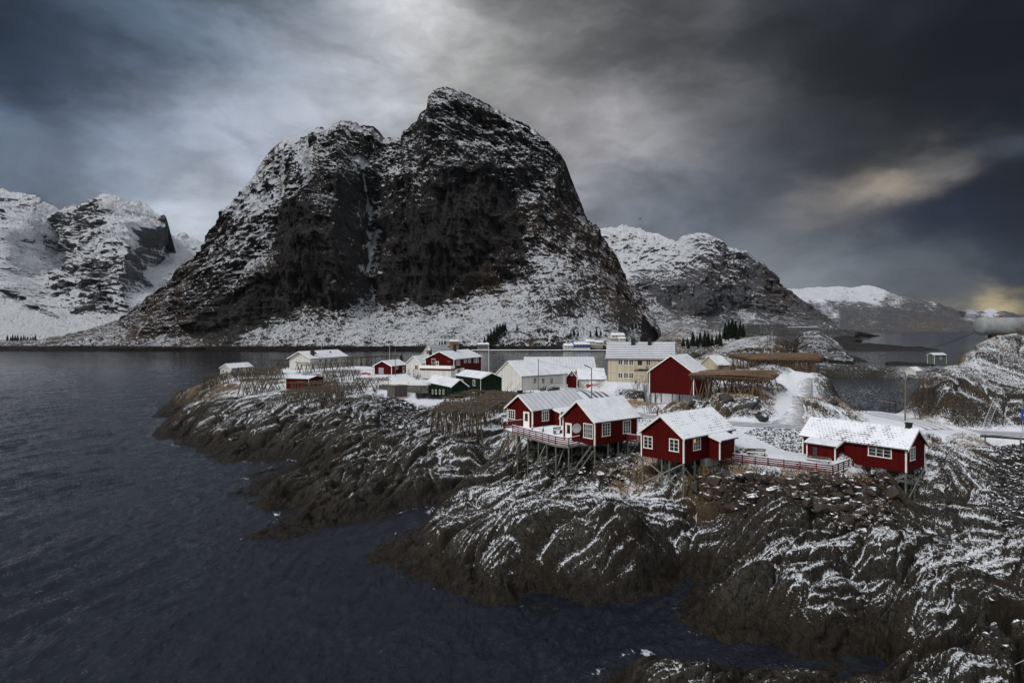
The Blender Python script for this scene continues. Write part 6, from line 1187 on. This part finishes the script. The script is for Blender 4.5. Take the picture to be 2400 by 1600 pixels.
# ------------------------------------------------------------ vehicles and boat
def car(p, ang, body, label):
    e = empty('parked_car', p, ang); tag(e, label, 'car'); s = [(-2.1, .35), (-2.15, .75), (-1.9, .92), (-1.2, .98), (-.75, 1.42), (.95, 1.45), (1.65, .98), (2.1, .85), (2.15, .4)]
    MB().prism([(a, -.85, b) for a, b in s], (0, 1.7, 0)).build('body', M[body], e, bevel=.05)
    for sy in (-.862, .85): MB().prism([(-1.05, sy, .98), (-.68, sy, 1.36), (.9, sy, 1.38), (1.4, sy, .98)], (0, .012, 0)).build('side_window', M['glass'], e)
    MB().poly([(-1.17, -.7, 1.01), (-.79, -.7, 1.41), (-.79, .7, 1.41), (-1.17, .7, 1.01)]).build('windscreen', M['glass'], e)
    for sx in (-1.35, 1.35):
        for sy in (-.88, .68): w_ = MB().lathe([(.05, 0), (.31, .0), (.32, .03), (.32, .17), (.31, .2), (.05, .2)], c=(sx, sy, .32), n=18, axis='y').build('wheel', M['rubber'], e); MB().lathe([(.02, -.006), (.19, -.006), (.19, .0)], c=(sx, sy-.001, .32), n=12, axis='y').build('rim', M['metal'], w_)
    for sy in (-.6, .6): MB().box(2.13, 2.17, sy-.15, sy+.15, .72, .84).build('tail_lamp', M['rust'], e)
    return e
car(G(1282, 917.5, 6.7), R(12), 'car_green', 'dark green car parked below the white timber house, leftmost car'); car(G(1300, 918.5, 6.7), R(10), 'car_dark', 'black car with red tail light just right of the green car')
e = empty('red_boat', G(1392, 910, 6.4), R(8)); tag(e, 'red wooden boat hauled out on snow beside the road bend', 'boat'); m = MB(); N_ = 9; ring = []
for k in range(N_):
    t_ = k/(N_-1); x_ = -2.2+6.0*t_; w_ = 1.0*math.sin(math.pi*min(.97, .25+.75*t_))**.6; zt = 1.2+.7*t_**2.5; ring.append([(x_, -w_, zt), (x_, -w_*.75, .5), (x_, 0, .15+.5*t_**4), (x_, w_*.75, .5), (x_, w_, zt)])
for a, b in zip(ring[:-1], ring[1:]):
    for j in range(4): m.poly([a[j], b[j], b[j+1], a[j+1]])
    m.poly([(a[0][0], a[0][1]*.95, a[0][2]-.15), (b[0][0], b[0][1]*.95, b[0][2]-.15), (b[4][0], b[4][1]*.95, b[4][2]-.15), (a[4][0], a[4][1]*.95, a[4][2]-.15)])
m.poly(ring[0]); m.build('hull', M['redboat'], e); MB().box(-1.4, .6, -.5, .5, 1.1, 2.1).build('wheelhouse', M['white'], e, bevel=.05); MB().bar((-1, 0, -.1), (3, 0, -.1), .3, .5).build('cradle', M['dark'], e)
e = empty('rowing_boat', G(858, 878, 8.8), R(15)); tag(e, 'small upturned red boat in the snow left of the red garage', 'boat'); MB().prism([(-1.6, -.6, 0), (1.6, -.6, 0), (1.3, -.35, .55), (-1.3, -.35, .55)], (0, 1.0, 0)).build('hull', M['redboat'], e, bevel=.1)
# timber jetty frames by the bay
for px, py, nm, lb_ in ((2022, 962, 'jetty_frame', 'small dark timber frame at the bay end of the side road, left one'), (2085, 960, 'jetty_frame', 'larger dark timber jetty frame with sloping beam against the rock, right one')):
    e = empty(nm, G(px, py, 9.6)); tag(e, lb_, 'jetty frame'); k = 1.0 if px < 2050 else 1.7
    for a in (-.6, .0, .6): MB().box(a*k-.06, a*k+.06, -.06, .06, -.6, .9*k).build('post', M['dark'], e)
    for zz in (.3, .6, .85): MB().box(-.75*k, .75*k, -.09, -.062, zz*k-.05, zz*k+.05).build('rail', M['dark'], e)
    if k > 1: MB().bar((-2.0, -.2, 1.75), (.9, -.2, 1.15), .12, .14).build('beam', M['brace'], e)
# birds
def bird(name, p, s, ang, mat, label, flying):
    e = empty(name, p, ang); tag(e, label, 'bird'); MB().lathe([(.01, -.5), (.08, -.35), (.13, -.1), (.12, .15), (.07, .33), (.075, .42), (.05, .5), (.01, .62)], n=10, axis='x').build('body', M[mat], e, smooth=True)
    if flying:
        for sg in (-1, 1): MB().prism([(.15, sg*.08, .03), (.28, sg*.55, .25), (.05, sg*1.25, .12), (-.1, sg*.6, .2), (-.15, sg*.08, .03)], (0, 0, .02)).build('wing', M[mat], e)
    else: MB().prism([(.1, .12, .1), (-.65, .06, .12), (-.2, .1, -.08)], (0, -.24, 0)).build('wings', M['dish'], e)
    e.scale = (s,)*3; return e
bird('gull', G(927, 1250, .15), .55, R(100), 'bird', 'white gull resting on dark water before the rocks', False); bird('seabird', P(1500, 513, 150), .7, R(25), 'bird_dark', 'dark seabird gliding in the sky right of the mountain', True)
# ------------------------------------------------------------ finally the terrain mesh itself
o = grid_mesh('ground', np.stack([TX, TY, TZ], -1).reshape(-1, 3), NU, NV, M['near'], {'snow': snow, 'grass': grass, 'dk': np.zeros(TX.shape)}); o['kind'] = 'structure'

# ------------------------------------------------------------ haze: even thin air over the fjord
t = bpy.data.materials.new('winter_air'); t.use_nodes = True; t.node_tree.nodes.clear()
v = t.node_tree.nodes.new('ShaderNodeVolumePrincipled'); v.inputs['Color'].default_value = (.60, .68, .80, 1); v.inputs['Density'].default_value = HAZE; v.inputs['Anisotropy'].default_value = 0.0
oo = t.node_tree.nodes.new('ShaderNodeOutputMaterial'); t.node_tree.links.new(v.outputs[0], oo.inputs['Volume'])
tag(MB().box(-9500, 9500, -400, 9500, -8, 1150).build('haze', t), 'thin even winter haze over the fjord', 'haze', kind='stuff')
